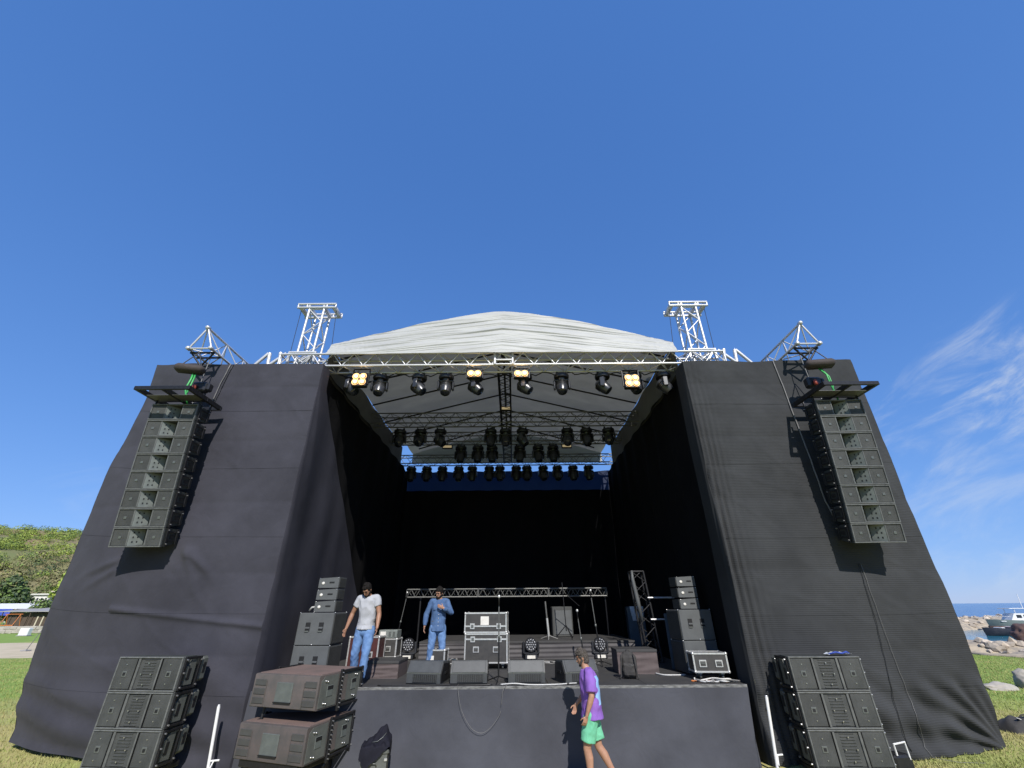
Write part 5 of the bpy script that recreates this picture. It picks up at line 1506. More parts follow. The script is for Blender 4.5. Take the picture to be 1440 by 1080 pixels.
# microphone stands
def mic_stand(label, base, h, tilt=(0, 0), mic=True, z0=SZ, thick=.012, m='dark_steel'):
    root = thing('microphone_stand', label, 'microphone stand', (base[0], base[1], z0), 0, 'microphone stands')
    for k in range(3):
        a = k * 2.094 + .4
        rod('leg', (0, 0, .10), (math.cos(a) * .28, math.sin(a) * .28, .01), .010, m, root)
    rod('lower_tube', (0, 0, .08), (tilt[0] * .5, tilt[1] * .5, h * .55), thick * 1.3, m, root)
    rod('upper_tube', (tilt[0] * .5, tilt[1] * .5, h * .53), (tilt[0], tilt[1], h), thick, 'alu_dull', root)
    b = MB(); b.lathe([(.015, -.03), (.024, -.025), (.024, .025), (.015, .03)], 10, c=(tilt[0] * .5, tilt[1] * .5, h * .54)); b.build('clutch', 'badge', root, True)
    if mic:
        b = MB(); b.lathe([(.012, -.12), (.018, .02), (.020, .03)], 10, c=(tilt[0], tilt[1] - .02, h + .02)); b.build('microphone', 'dark_steel', root, True)
        b = MB(); b.ball((tilt[0], tilt[1] - .02, h + .07), (.030, .030, .034), 10, 8); b.build('grille_ball', 'case_edge', root, True)
mic_stand('tall straight microphone stand at the centre stage edge', (-.30, 9.62), 1.38)
p = on_stage(553, 921); mic_stand('microphone stand leaning right beside the man in grey', (p.x, p.y), 1.62, (.24, 0))
mic_stand('bright short microphone stand on the drum riser', (1.02, 14.2), .98, (-.07, 0), False, SZ + .42, .026, 'case_edge')
mic_stand('thin microphone stand behind the head of man in purple', (1.62, 11.4), 1.10, (-.10, 0))
mic_stand('tall microphone stand with folded boom near right riser', (2.10, 12.0), 1.55, (-.12, 0))
root = thing('guitar_amplifier', 'dark grey amplifier cabinet half hidden on the drum riser', 'amplifier', (1.55, 15.2, SZ + .42), R(6))
b = MB(); b.box((0, .15, .42), (.66, .3, .84), ch=.02); b.build('cabinet', 'sidefill_dark', root)
b = MB(); b.box((.02, -.006, .40), (.54, .014, .66), ch=.006); b.build('grille', 'sidefill', root)
root = thing('cymbal_stand', 'thin dark tripod stand before the amplifier on riser', 'stand', (1.55, 14.3, SZ + .42))
for k in range(3):
    a = k * 2.094 + .9; rod('leg', (0, 0, .35), (math.cos(a) * .34, math.sin(a) * .34, .01), .013, 'dark_steel', root)
rod('post', (0, 0, .2), (-.05, 0, 1.5), .014, 'dark_steel', root); rod('boom', (-.04, 0, 1.25), (.45, .1, .85), .010, 'dark_steel', root)

# wash lights standing on the floor
def wash(label, px, py, D_, s_=1):
    p = on_stage(px, py)
    root = thing('wash_light', label, 'stage light', p, 0, 'LED wash lights on the stage floor')
    root.scale = (s_,) * 3
    b = MB(); b.box((0, .0, .06), (.34, .30, .11), ch=.02); bs = b.build('base', 'lamp_shell', root)
    b = MB(); b.box((0, -.152, .06), (.22, .01, .075), ch=.003); b.build('label_panel', 'paper', bs)
    b = MB()
    b.box((0, .0, .135), (.40, .14, .05), ch=.02)
    for x in (-.20, .20):
        b.box((x, 0, .27), (.06, .15, .30), ch=.025)
    yk = b.build('yoke', 'lamp_shell', root)
    b = MB(); b.lathe([(.06, -.14), (.14, -.12), (.17, -.02), (.17, .08), (.16, .10)], 22, c=(0, 0, .34), axis='Y')
    hd = smooth_by_angle(b.build('head', 'black_plastic', yk), 50)
    for rr, n in ((0, 1), (.06, 6), (.118, 12)):
        for k in range(n):
            a = 2 * math.pi * k / n
            b = MB(); b.lathe([(.022, 0), (.022, .012), (.012, .018)], 9, c=(rr * math.cos(a), -.098, .34 + rr * math.sin(a)), axis='Y'); b.build('led', 'led_dot', hd, True)
wash('round white-dotted wash light left, near the denim man', 573, 927, 12)
wash('dark round wash light right of the flight cases', 747, 927, 12)
wash('dark round wash light right of the drum riser', 845, 926, 12)

# blue-grey cabinet with plastic film, ladder tower behind the right side fill
p = on_stage(900, 915)
root = thing('equipment_cabinet', 'tall blue-grey equipment cabinet on the right of stage', 'cabinet', (p.x + .02, p.y, SZ), R(-6))
b = MB(); b.box((0, .25, .62), (.56, .5, 1.24), ch=.02); b.build('body', 'cabinet_blue', root)
b = MB(); b.box((.12, -.005, .74), (.20, .012, .2), ch=.003); b.build('name_plate', 'alu_dull', root)
for z in (.12, 1.14):
    b = MB(); b.box((-.27, -.006, z), (.03, .02, .12)); b.build('hinge', 'alu_dull', root)
b = MB(); b.grid(lambda u_, v_: ((u_ - .5) * .44 * (1 - .3 * v_ * v_), -.03 - .035 * math.sin(math.pi * v_) - .02 * noise.noise(Vector((u_ * 5, v_ * 5, 2))), 1.25 - .42 * v_), 20, 20)
tag(b.build('plastic_bag', 'plastic_film', None, True), 'white crumpled plastic bag hung on the blue-grey cabinet', 'bag').location = (p.x + .05, p.y, SZ)
root = thing('ladder_tower', 'narrow dark truss tower behind the right side fill', 'tower', (3.55, 12.6, SZ))
truss(root, (0, 0, 0), (-.15, .1, 2.1), (1, 0, 0), (0, 1, 0), .34, .3, 8, 'dark_steel', rc=.03, rb=.014)
for z in (.95, 1.45):
    rod('rung', (.0, -.2, z), (.7, -.2, z), .022, 'alu', root)
root = thing('cable_cover', 'folded dark cloth roll leaning on the ladder tower', 'cloth roll', (3.22, 12.2, SZ))
b = MB(); b.path([(.05, 0, .9), (.0, 0, 1.4), (-.06, 0, 1.9), (-.05, 0, 2.1)], [.04, .055, .045, .02], 10); b.build('cloth', 'sidefill', root, True)
root = thing('blue_board', 'narrow blue board standing beside the right side fill', 'board', (3.62, 11.3, SZ), R(-8))
b = MB(); b.box((0, 0, .55), (.11, .04, 1.1), ch=.008); b.build('panel', 'cabinet_blue', root)
b = MB(); b.box((0, -.003, 1.05), (.12, .045, .08), ch=.005); b.build('cap', 'cabinet_blue', root)

# stage edge cables
def cable(label, pts, r, m, name='cable', sub=6):
    P = [Vector(p) for p in pts]; out = []
    for i in range(len(P) - 1):
        p0, p1, p2, p3 = P[max(i - 1, 0)], P[i], P[i + 1], P[min(i + 2, len(P) - 1)]
        for k in range(sub):
            t_ = k / sub
            out.append(.5 * ((2 * p1) + (-p0 + p2) * t_ + (2 * p0 - 5 * p1 + 4 * p2 - p3) * t_ ** 2 + (-p0 + 3 * p1 - 3 * p2 + p3) * t_ ** 3))
    out.append(P[-1])
    b = MB(); b.path(out, r, 6)
    return tag(b.build(name, m, None, True), label, 'cable')
cable('thin pale cable looping down the stage skirt', [(-1.02, 9.34, SZ + .015), (-1.02, 9.19, SZ + .015), (-1.0, 9.10, SZ - .06), (-.93, 9.10, .82), (-.76, 9.10, .58), (-.58, 9.10, .50), (-.42, 9.10, .57), (-.28, 9.10, .72), (-.24, 9.10, .80)], .003, 'cable_grey')
cable('thin grey cable end hanging over the stage edge', [(-.05, 9.36, SZ + .012), (-.14, 9.19, SZ + .014), (-.20, 9.10, SZ - .05), (-.22, 9.10, SZ - .15), (-.23, 9.10, SZ - .25)], .0045, 'cable_grey')
for k in range(3):
    cable(f'{("pale","grey","dark")[k]} cable snaking along the stage edge at centre', [(-.25 + .1 * k, 9.30, SZ + .012), (.0, 9.26 + .02 * k, SZ + .03), (.3, 9.22 + .03 * k, SZ + .014), (.75, 9.24 + .02 * k, SZ + .014), (1.0, 9.29, SZ + .02), (1.15, 9.38 + .05 * k, SZ + .014)], .011, ('cable_white', 'cable_grey', 'cable_black')[k])
cable('black cable running along the stage edge at left', [(-2.5, 9.3, SZ + .012), (-1.9, 9.25, SZ + .012), (-1.4, 9.28, SZ + .012), (-.9, 9.24, SZ + .012), (-.4, 9.29, SZ + .012)], .011, 'cable_black')
for k in range(5):
    r_ = random.Random(60 + k)
    cable(f'{("orange-tan","pale","white","grey","light")[k]} loose cable piled at the right stage corner', [(3.3 + r_.uniform(-.1, .3), 9.4 + r_.uniform(-.05, .25), SZ + .015 + .012 * k)] + [(3.45 + j * .16 + r_.uniform(-.1, .1), 9.38 + r_.uniform(-.08, .16), SZ + .015 + .014 * r_.random() * k) for j in range(5)], .013, ('orange', 'cable_white', 'cable_white', 'cable_grey', 'paper')[k])
cable('white cable curling behind the right brown riser', [(2.95, 10.5, SZ + .02), (3.05, 10.35, SZ + .012), (3.2, 10.3, SZ + .012), (3.5, 10.32, SZ + .012)], .014, 'cable_white')
for k in range(4):
    r_ = random.Random(80 + k)
    cable(f'{("white","grey","pale","black")[k]} cable tangled on the floor before the drum riser', [(.2 + j * .33 + r_.uniform(-.15, .15), 12.6 + r_.uniform(-.3, .5), SZ + .012) for j in range(7)], .014, ('cable_white', 'cable_grey', 'cable_grey', 'cable_black')[k])
for k in range(3):
    r_ = random.Random(90 + k)
    cable(f'{("white","blue-grey","pale")[k]} cable heap left of the big flight case', [(-1.55 + j * .06 + r_.uniform(-.1, .1), 11.7 + r_.uniform(-.15, .2), SZ + .03 + r_.uniform(0, .16)) for j in range(7)], .014, ('cable_white', 'cabinet_blue', 'cable_grey')[k])
root = thing('floor_box', 'small dark box with cables at foot of right stack', 'box', (6.22, 8.72, 0), R(10))
b = MB(); b.box((0, .12, .13), (.34, .26, .26), ch=.03); b.build('body', 'black_plastic', root)
b = MB(); b.path([(-.1, 0, .26), (-.1, 0, .40), (.12, 0, .42), (.12, 0, .2)], .015, 6); b.build('handle', 'white_paint', root)
root = thing('stake', 'thin white stake in the grass at the left curtain foot', 'stake', (-7.55, 9.75, 0))
rod('pin', (0, 0, 0), (.1, .05, .36), .018, 'white_paint', root); b = MB(); b.box((.1, .05, .36), (.07, .07, .03), ch=.008); b.build('head', 'white_paint', root)

# ------------------------------------------------------------------ people
def ring_seg(mb, pts, front=Vector((0, 1, 0)), n=16, capA='round', capB='round'):
    """pts: list of (centre, r_side, r_front) lofted into a closed tapered tube"""
    P = [(Vector(c), a, b_) for c, a, b_ in pts]
    rows = []
    def ring(c, d, a, b_):
        d = d.normalized()
        fr = front - d * front.dot(d)
        fr = fr.normalized() if fr.length > .15 else d.orthogonal().normalized()
        sd = d.cross(fr)
        return [c + sd * (a * math.cos(2 * math.pi * k / n)) + fr * (b_ * math.sin(2 * math.pi * k / n)) for k in range(n)]
    N_ = len(P)
    for i, (c, a, b_) in enumerate(P):
        d = P[min(i + 1, N_ - 1)][0] - P[max(i - 1, 0)][0]
        if i == 0 and capA == 'round':
            dd = d.normalized(); m_ = min(a, b_)
            for t_ in (.98, .8, .5, .25):
                rows.append(ring(c - dd * m_ * t_, d, a * math.sqrt(1 - t_ * t_), b_ * math.sqrt(1 - t_ * t_)))
        rows.append(ring(c, d, a, b_))
        if i == N_ - 1 and capB == 'round':
            dd = d.normalized(); m_ = min(a, b_)
            for t_ in (.25, .5, .8, .98):
                rows.append(ring(c + dd * m_ * t_, d, a * math.sqrt(1 - t_ * t_), b_ * math.sqrt(1 - t_ * t_)))
    vv = [tuple(p) for r2 in rows for p in r2]
    ff = [(i * n + k, i * n + (k + 1) % n, (i + 1) * n + (k + 1) % n, (i + 1) * n + k) for i in range(len(rows) - 1) for k in range(n)]
    ff.append(tuple(range(n - 1, -1, -1))); ff.append(tuple((len(rows) - 1) * n + k for k in range(n)))
    mb._add(vv, ff)
WORK = bpy.data.scenes.new('workbench')     # small side scene so that only the one mesh is evaluated
def remesh(mb, name, m, parent, voxel, wr=0, wscale=(9, 9, 9), smooth=2, extra=None):
    me = mb.mesh('tmp', m)
    o = bpy.data.objects.new('tmp', me); WORK.collection.objects.link(o)
    md = o.modifiers.new('r', 'REMESH'); md.mode = 'VOXEL'; md.voxel_size = voxel; md.use_smooth_shade = True
    ms = o.modifiers.new('s', 'SMOOTH'); ms.factor = .5; ms.iterations = smooth
    WORK.view_layers[0].update(); dg = WORK.view_layers[0].depsgraph
    ev = bpy.data.meshes.new_from_object(o.evaluated_get(dg))
    bpy.data.objects.remove(o); bpy.data.meshes.remove(me)
    ev.name = name
    if wr:
        nv_ = len(ev.vertices)
        co = np.empty(nv_ * 3, np.float32); no = np.empty(nv_ * 3, np.float32)
        ev.vertices.foreach_get('co', co); ev.vertices.foreach_get('normal', no)
        co = co.reshape(-1, 3); no = no.reshape(-1, 3)
        for i in range(nv_):
            q = Vector((co[i, 0] * wscale[0], co[i, 1] * wscale[1], co[i, 2] * wscale[2]))
            a = noise.noise(q); b_ = noise.noise(q * 2.1 + Vector((3, 1, 7)))
            co[i] += no[i] * (wr * (1 - 2 * abs(a)) + wr * .5 * b_)
        ev.vertices.foreach_set('co', co.reshape(-1)); ev.update()
    ev.materials.clear()
    for q in (m if isinstance(m, (list, tuple)) else [m]):
        ev.materials.append(MATS[q])
    if extra:
        extra(ev)
    ev.polygons.foreach_set('use_smooth', [True] * len(ev.polygons))
    return link(name, ev, parent)
def hand(mb, wrist, d, palm_n, side, curl=.5):
    """palm and five separate fingers; d = direction of the hand, palm_n = where the palm faces"""
    d = Vector(d).normalized(); pn = Vector(palm_n); pn = (pn - d * pn.dot(d)).normalized(); ac_ = d.cross(pn) * side
    w0 = Vector(wrist)
    ring_seg(mb, [(w0, .024, .019), (w0 + d * .035, .036, .016), (w0 + d * .085, .040, .014)], front=pn, n=12)
    for k, (off, L) in enumerate(((-.030, .070), (-.010, .080), (.010, .075), (.029, .060))):
        p0 = w0 + d * .085 + ac_ * off
        d1 = (d + pn * curl * .5).normalized(); d2 = (d + pn * curl * 1.4).normalized(); d3 = (d + pn * curl * 2.6).normalized()
        p1 = p0 + d1 * L * .45; p2 = p1 + d2 * L * .32; p3 = p2 + d3 * L * .26
        ring_seg(mb, [(p0, .0088, .0088), (p1, .0085, .0085), (p2, .0078, .0078), (p3, .0065, .0065)], front=ac_, n=8)
    t0 = w0 + d * .03 - ac_ * .03
    t1 = t0 + (d * .6 - ac_ * .7 + pn * .3).normalized() * .038; t2 = t1 + (d * .9 - ac_ * .2 + pn * .4).normalized() * .032
    ring_seg(mb, [(t0, .012, .012), (t1, .0105, .0105), (t2, .0085, .0085)], front=pn, n=8)
def person(label, loc, rz, J, skin, hair, top_m, leg_m, shoe_m, scale=1, short_sleeve=.5, shorts=False, beard=True, loose=.018, shirt_hem=.86, extra=None, glasses=False, untuck=True):
    """J holds joint positions in local metres: x right hand side of the person is -x, +y is forward"""
    root = thing('person', label, 'person', loc, rz)
    root.scale = (scale,) * 3
    V = {k: Vector(v) for k, v in J.items() if not k.startswith('curl')}
    pel, che, nek, hed = V['pelvis'], V['chest'], V['neck'], V['head']
    hd_f = V['look'].normalized()
    up_h = (hed - nek).normalized()
    hd_f = (hd_f - up_h * hd_f.dot(up_h) * .55).normalized()
    hs_ = up_h.cross(hd_f).normalized()
    fr = Vector((0, 1, 0))
    lt = (V['shL'] - V['shR']).normalized()
    bf = Vector((0, 0, 1)).cross(-lt).normalized()
    if bf.y < 0: bf = -bf
    body = MB()
    ring_seg(body, [(pel - Vector((0, 0, .08)), .145, .105), (pel + Vector((0, 0, .03)), .155, .11), (pel.lerp(che, .45), .146, .105), (che, .165, .118), (che.lerp(nek, .6), .15, .095), (che.lerp(nek, .95), .07, .065)], front=bf, n=20)
    ring_seg(body, [(nek - Vector((0, 0, .03)), .060, .060), (nek.lerp(hed, .6), .054, .056)], front=hd_f, n=14)
    H0 = hed
    def hp(x, y, z):
        return H0 + hs_ * x + hd_f * y + up_h * z
    # skull, face, jaw
    ring_seg(body, [(hp(0, .015, -.105), .038, .045), (hp(0, .014, -.075), .055, .066), (hp(0, .006, -.03), .067, .083), (hp(0, -.004, .03), .073, .092), (hp(0, -.010, .075), .066, .082), (hp(0, -.012, .105), .040, .052)], front=hd_f, n=20)
    ring_seg(body, [(hp(0, .085, .012), .008, .010), (hp(0, .100, -.018), .011, .012), (hp(0, .104, -.032), .014, .010)], front=hd_f, n=8)
    ring_seg(body, [(hp(-.018, .082, -.062), .010, .008), (hp(0, .090, -.062), .012, .010), (hp(.018, .082, -.062), .010, .008)], front=hd_f, n=8)
    for s_ in (-1, 1):
        ring_seg(body, [(hp(s_ * .072, -.012, .02), .010, .018), (hp(s_ * .078, -.016, -.005), .010, .018), (hp(s_ * .072, -.010, -.03), .008, .010)], front=hd_f, n=8)
        ring_seg(body, [(hp(s_ * .048, .078, .030), .010, .007), (hp(s_ * .016, .090, .030), .010, .008)], front=up_h, n=8)
    for sd, S in ((-1, 'R'), (1, 'L')):
        sh, el, wr = V['sh' + S], V['el' + S], V['wr' + S]
        ring_seg(body, [(che.lerp(nek, .7) + (sh - nek) * .2, .05, .05), (sh, .056, .058)], front=bf, n=12)
        ring_seg(body, [(sh, .058, .060), (sh.lerp(el, .35), .056, .058), (el, .043, .045)], front=bf, n=14)
        ring_seg(body, [(el, .044, .045), (el.lerp(wr, .3), .048, .046), (wr, .029, .024)], front=bf, n=14)
        hand(body, wr, V.get('hd' + S, wr - el), V.get('pn' + S, Vector((-sd, .2, 0))), sd if 'pn' + S not in V else sd, J.get('curl' + S, (.45,))[0] if 'curl' + S in J else .45)
        hp_, kn, an = V['hip' + S], V['kn' + S], V['an' + S]
        ring_seg(body, [(hp_, .088, .092), (hp_.lerp(kn, .45), .078, .082), (kn, .056, .060)], front=bf, n=16)
        ft = V.get('toe' + S, an + bf * .2)
        bk = bf * -.012
        ring_seg(body, [(kn, .056, .060), (kn.lerp(an, .3) + bk, .058, .064), (kn.lerp(an, .7), .042, .046), (an, .036, .040)], front=bf, n=14)
        ring_seg(body, [(an, .036, .045), (an - Vector((0, 0, .035)), .036, .05)], front=bf, n=12)
    bd = remesh(body, 'body', skin, root, .0065, smooth=2)
    # eyes and brows
    for s_ in (-1, 1):
        b = MB(); b.ball(hp(s_ * .031, .079, .012), .0105, 8, 6); b.build('eye', 'hair_dark', bd, True)
        b = MB(); b.path([hp(s_ * .014, .097, .034), hp(s_ * .032, .094, .040), hp(s_ * .052, .080, .034)], [.005, .006, .003], 6); b.build('eyebrow', hair, bd, True)
    # hair: cap of tufts over the skull
    hb = MB()
    ring_seg(hb, [(hp(0, -.035, -.045), .060, .060), (hp(0, -.024, .01), .080, .082), (hp(0, -.010, .06), .081, .096), (hp(0, -.006, .095), .066, .082), (hp(0, -.004, .122), .036, .048)], front=hd_f, n=20)
    rr = random.Random(5)
    for k in range(46):
        a = rr.uniform(0, 6.28); e_ = rr.uniform(.15, 1)
        q = hp(math.cos(a) * .066 * e_, -.006 + math.sin(a) * .082 * e_, .075 + .045 * math.sqrt(max(0, 1 - e_ * e_)))
        hb.ball(q, (.017, .017, .017), 7, 5)
    # keep the face free
    o = remesh(hb, 'hair', hair, bd, .006, wr=.009, wscale=(48, 48, 40), smooth=1)
    me = o.data
    bm = bmesh.new(); bm.from_mesh(me)
    kill = [v for v in bm.verts if (v.co - H0).dot(hd_f) > .050 + .012 * noise.noise(v.co * 60) and (v.co - H0).dot(up_h) < .058 + .014 * noise.noise(v.co * 45)]
    bmesh.ops.delete(bm, geom=kill, context='VERTS'); bm.to_mesh(me); bm.free()
    if beard:
        bb = MB()
        ring_seg(bb, [(hp(-.064, .01, -.03), .014, .022), (hp(-.052, .050, -.075), .014, .018), (hp(0, .082, -.098), .016, .022), (hp(.052, .050, -.075), .014, .018), (hp(.064, .01, -.03), .014, .022)], front=up_h, n=10)
        ring_seg(bb, [(hp(-.026, .094, -.046), .006, .006), (hp(0, .102, -.044), .007, .006), (hp(.026, .094, -.046), .006, .006)], front=up_h, n=8)
        remesh(bb, 'beard', hair, bd, .006, wr=.002, wscale=(80, 80, 80), smooth=1)
    if glasses:
        b = MB(); b.path([hp(-.083, -.02, .045), hp(-.080, .05, .050), hp(-.05, .095, .055), hp(0, .106, .057), hp(.05, .095, .055), hp(.080, .05, .050), hp(.083, -.02, .045)], .005, 6); b.build('sunglasses', 'hair_dark', bd, True)
    # shirt
    L_ = loose
    sb_ = MB()
    hemz = Vector((0, 0, shirt_hem - pel.z))
    ring_seg(sb_, [(pel + hemz, .172 + L_, .138 + L_), (pel + hemz * .3 + Vector((0, 0, .04)), .160 + L_, .116 + L_), (pel.lerp(che, .45), .156 + L_, .114 + L_), (che, .170 + L_ * .8, .124 + L_ * .8), (che.lerp(nek, .6), .158 + L_ * .4, .104 + L_ * .4), (che.lerp(nek, .93), .085, .078)], front=bf, n=22, capA='flat', capB='flat')
    for sd, S in ((-1, 'R'), (1, 'L')):
        sh, el, wr = V['sh' + S], V['el' + S], V['wr' + S]
        ring_seg(sb_, [(che.lerp(nek, .75) + (sh - nek) * .2, .062, .062), (sh, .062 + L_ * .2, .064 + L_ * .2)], front=bf, n=12)
        if short_sleeve < 1.01:
            e_ = sh.lerp(el, short_sleeve)
            ring_seg(sb_, [(sh, .062 + L_ * .2, .064 + L_ * .2), (sh.lerp(e_, .5), .064 + L_ * .5, .066 + L_ * .5), (e_, .060 + L_ * .8, .062 + L_ * .8)], front=bf, n=16, capB='flat')
        else:
            ring_seg(sb_, [(sh, .062, .064), (sh.lerp(el, .5), .060, .062), (el, .054, .056)], front=bf, n=16)
            ring_seg(sb_, [(el, .054, .056), (el.lerp(wr, .5), .050, .050), (el.lerp(wr, .95), .038, .036)], front=bf, n=16, capB='flat')
    so_ = remesh(sb_, 'shirt', top_m, root, .008, wr=.012, wscale=(8, 8, 5), smooth=2, extra=extra)
    # collar
    b = MB()
    ring = [nek + Vector((0, 0, -.025)) + lt * (.071 * math.cos(a)) + bf * (.070 * math.sin(a)) - Vector((0, 0, .022 * max(0, math.sin(a)))) for a in [2 * math.pi * k / 20 for k in range(21)]]
    b.path(ring, .010, 6); b.build('collar', (top_m if isinstance(top_m, str) else top_m[0]), so_, True)
    # legwear
    lb_ = MB()
    ring_seg(lb_, [(pel - Vector((0, 0, .09)), .155, .118), (pel + Vector((0, 0, .05)), .163, .118), (pel + Vector((0, 0, .09)), .152, .110)], front=bf, n=20, capB='flat')
    for sd, S in ((-1, 'R'), (1, 'L')):
        hp_, kn, an = V['hip' + S], V['kn' + S], V['an' + S]
        if shorts:
            e_ = hp_.lerp(kn, .80)
            ring_seg(lb_, [(hp_, .105, .110), (hp_.lerp(e_, .5), .104, .112), (e_, .102, .112)], front=bf, n=18, capB='flat')
        else:
            ring_seg(lb_, [(hp_, .098, .104), (hp_.lerp(kn, .5), .090, .094), (kn, .072, .076)], front=bf, n=18)
            ring_seg(lb_, [(kn, .072, .076), (kn.lerp(an, .5) + bf * -.01, .070, .074), (kn.lerp(an, .93), .060, .064)], front=bf, n=18, capB='flat')
    remesh(lb_, 'shorts' if shorts else 'trousers', leg_m, root, .009, wr=.009, wscale=(9, 9, 8), smooth=2)
    if not shorts:
        b = MB(); b.path([pel + Vector((0, 0, .075)) + lt * (.158 * math.cos(a)) + bf * (.116 * math.sin(a)) for a in [2 * math.pi * k / 24 for k in range(25)]], .016, 6); b.build('belt', 'shoe_dark', root, True)
    if short_sleeve > 1:
        for k in range(6):
            q = che.lerp(pel, k / 5 * 1.05) + bf * (.128 + L_); b = MB(); b.ball(q, .009, 8, 6); b.build('button', 'shoe_sole', so_, True)
        for s_ in (-1, 1):
            b = MB(); b.box(che + bf * (.118 + L_) + lt * (s_ * .085) - Vector((0, 0, .01)), (.09, .02, .10), ch=.006); b.build('chest_pocket', top_m, so_)
    # shoes
    for S in 'RL':
        an = V['an' + S]; ft = V.get('toe' + S, an + bf * .17 - Vector((0, 0, an.z - .03)))
        heel = an + (an - ft) * .25; heel.z = ft.z
        b = MB()
        ring_seg(b, [(Vector((heel.x, heel.y, ft.z + .012)), .036, .036), (an.lerp(ft, .35) * 1.0 + Vector((0, 0, -.01)), .046, .046), (ft + Vector((0, 0, .005)), .045, .032)], front=Vector((0, 0, 1)), n=12)
        ring_seg(b, [(an + Vector((0, 0, -.005)), .046, .056), (an - Vector((0, 0, .04)), .046, .06)], front=bf, n=12)
        sh_ = remesh(b, 'shoe', shoe_m, root, .008, smooth=2)
        b = MB(); d = (ft - heel); d.z = 0; L2 = d.length; d.normalize()
        b.box((0, 0, 0), (.085, L2 + .07, .022), ch=.01, rot=Matrix((Vector((d.y, -d.x, 0)), d, Vector((0, 0, 1)))).transposed())
        b.v = [(x + (heel.x + ft.x) / 2, y + (heel.y + ft.y) / 2, z + ft.z - .026) for x, y, z in b.v]; b.build('sole', 'shoe_sole', sh_)
    return root

# jacket heaped on the plastic case
root = thing('jacket', 'dark navy jacket thrown over the grey-green plastic case', 'jacket', (-2.22, 8.62, 0), R(8))
def jk(u_, v_):
    a0, b0 = (u_ - .5) * .66, (v_ - .5) * .50
    ca, sa = math.cos(.6), math.sin(.6)
    a, b1_ = a0 * ca - b0 * sa - .0, a0 * sa + b0 * ca - .035
    hx2, hy2 = .21, .18
    dx, dy = max(0, abs(a) - hx2), max(0, abs(b1_) - hy2)
    rip = .022 * noise.noise(Vector((a * 9, b1_ * 9, 2)))
    x = math.copysign(min(abs(a), hx2 + .012 + .05 * dx), a) + rip * (1 if dy else .4)
    y = math.copysign(min(abs(b1_), hy2 + .012 + .05 * dy), b1_) + rip * (1 if dx else .4) - (.015 if dy else 0)
    heap = math.exp(-((a - .05) / .13) ** 2 - ((b1_ - .02) / .10) ** 2)
    ridge = abs(noise.noise(Vector((a * 5, b1_ * 6, 5)))) + .5 * abs(noise.noise(Vector((a * 12, b1_ * 12, 8))))
    z = .452 + heap * .17 + (.10 * ridge + .02) * (1 - min(1, (dx + dy) * 8)) + .10 * math.exp(-((a - .14) / .05) ** 2 - ((b1_ - .03) / .05) ** 2) - (dx + dy) * .95
    return (x, y, max(.1, z))
b = MB(); b.grid(jk, 60, 52)
jo = b.build('cloth', 'jacket', root, True)
b = MB(); b.path([(-.06, -.10, .52), (.02, -.12, .53), (.09, -.10, .57), (.14, -.05, .62)], .006, 6); b.build('zip', 'badge', jo, True)

# backpack on stage
root = thing('backpack', 'dark grey backpack set down on the right stage edge', 'backpack', (2.28, 9.95, SZ), R(-14))
b = MB(); b.box((0, .02, .21), (.30, .17, .40), ch=.05); b.box((0, .03, .41), (.20, .12, .07), ch=.03)
bp = remesh(b, 'body', 'backpack', root, .012, wr=.010, wscale=(9, 9, 6), smooth=3)
b = MB(); b.box((.0, -.075, .15), (.24, .07, .22), ch=.03); remesh(b, 'front_pocket', 'backpack', root, .010, wr=.006, wscale=(10, 10, 8), smooth=2)
for x in (-.11, .10):
    b = MB(); b.path([(x, -.06, .42), (x * 1.2, -.10, .36), (x * 1.35, -.125, .2), (x * 1.5, -.11, .05), (x * 1.7, -.13, .015)], .014, 6); b.build('strap', 'backpack', root, True)
b = MB(); b.path([(-.04, .04, .44), (-.03, .03, .475), (.03, .03, .475), (.04, .04, .44)], .009, 6); b.build('grab_handle', 'backpack', root, True)
b = MB(); b.path([(.0, -.112, .24), (.06, -.113, .235), (.10, -.112, .22)], .004, 5); b.build('zip', 'badge', bp, True)

# man in grey T-shirt on stage, head bowed, looking down
person('man in grey T-shirt and blue jeans on stage, head bowed', (-2.95, 9.58, SZ), R(180 - 6), dict(
    pelvis=(0, 0, .95), chest=(0, .03, 1.31), neck=(0.0, .07, 1.50), head=(.015, .15, 1.60), look=(.12, .75, -.75),
    shL=(-.178, .04, 1.45), elL=(-.265, .05, 1.17), wrL=(-.30, .16, .93),
    shR=(.178, .05, 1.44), elR=(.31, .02, 1.18), wrR=(.36, .10, .92),
    hipL=(-.09, 0, .90), knL=(-.12, .13, .49), anL=(-.10, .15, .085), toeL=(-.11, .32, .04),
    hipR=(.09, 0, .90), knR=(.14, .02, .48), anR=(.16, -.10, .085), toeR=(.20, .06, .04),
    pnL=(.9, .4, 0), pnR=(-.9, .4, 0)), 'skin_tan', 'hair_dark', 'tee_grey', 'jeans', 'shoe_dark', scale=.99, short_sleeve=.50, loose=.010, shirt_hem=.90)
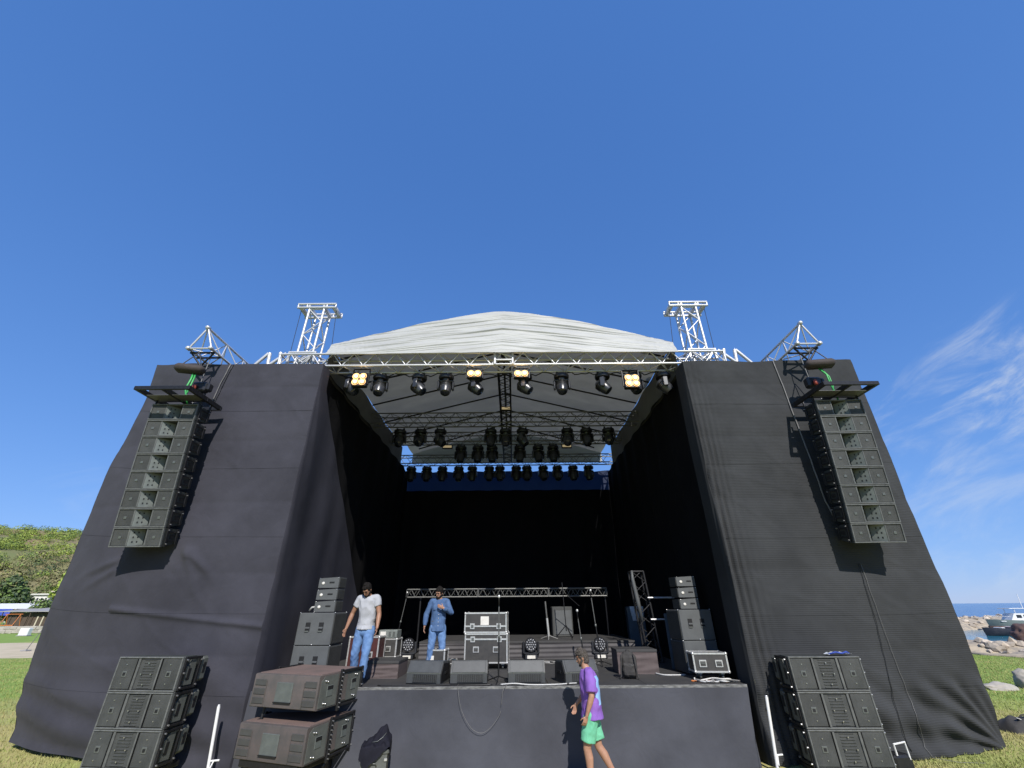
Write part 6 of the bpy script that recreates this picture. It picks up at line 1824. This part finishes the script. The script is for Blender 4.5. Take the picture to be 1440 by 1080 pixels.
# man in denim shirt, hand at his chest
person('man in denim shirt and blue jeans with hand on chest', (-1.74, 11.0, SZ), R(180 + 10), dict(
    pelvis=(0, 0, .95), chest=(0, .0, 1.32), neck=(0, .02, 1.50), head=(.015, .07, 1.625), look=(.75, .85, -.35),
    shL=(-.178, .0, 1.44), elL=(-.30, .06, 1.20), wrL=(-.10, .24, 1.30), hdL=(.8, .1, .30), pnL=(0, -.9, .2),
    shR=(.178, .0, 1.44), elR=(.29, -.02, 1.17), wrR=(.31, .06, .93),
    hipL=(-.09, 0, .90), knL=(-.13, .04, .49), anL=(-.15, .0, .085), toeL=(-.18, .17, .04),
    hipR=(.09, 0, .90), knR=(.13, .03, .49), anR=(.15, -.02, .085), toeR=(.22, .14, .04),
    pnR=(-.9, .3, 0)), 'skin', 'hair_dark', 'denim_shirt', 'jeans', 'shoe_dark', scale=.96, short_sleeve=1.5, loose=.012, shirt_hem=.82)
# man in purple T-shirt walking past the stage
def back_patch(me):
    for p in me.polygons:
        c = p.center
        if c.y < -.085 and 1.02 < c.z < 1.40 and abs(c.x + .02) < .13 + .02 * math.sin(c.z * 40):
            p.material_index = 1
person('man in purple T-shirt and mint green shorts walking left', (1.22, 8.35, 0), R(90 - 8), dict(
    pelvis=(0, -.02, .94), chest=(0, -.01, 1.32), neck=(0, .03, 1.50), head=(.01, .075, 1.635), look=(.12, 1, -.12),
    shL=(-.185, -.02, 1.44), elL=(-.255, -.03, 1.15), wrL=(-.25, .07, .90),
    shR=(.185, .02, 1.44), elR=(.25, .03, 1.16), wrR=(.23, .23, .97), hdR=(-.05, .35, -1),
    hipL=(-.09, 0, .89), knL=(-.09, .10, .48), anL=(-.09, .06, .085), toeL=(-.10, .24, .04),
    hipR=(.09, 0, .89), knR=(.09, -.08, .47), anR=(.09, -.30, .13), toeR=(.09, -.14, .045),
    pnL=(.9, .4, 0), pnR=(-.9, .3, 0), curlL=(.8, 0), curlR=(.9, 0)), 'skin', 'hair_grey', ['purple', 'shirt_blue'], 'mint', 'shoe_dark', scale=1.0, short_sleeve=.82, shorts=True, loose=.034, shirt_hem=.84, extra=back_patch, glasses=True)

bpy.data.scenes.remove(WORK)
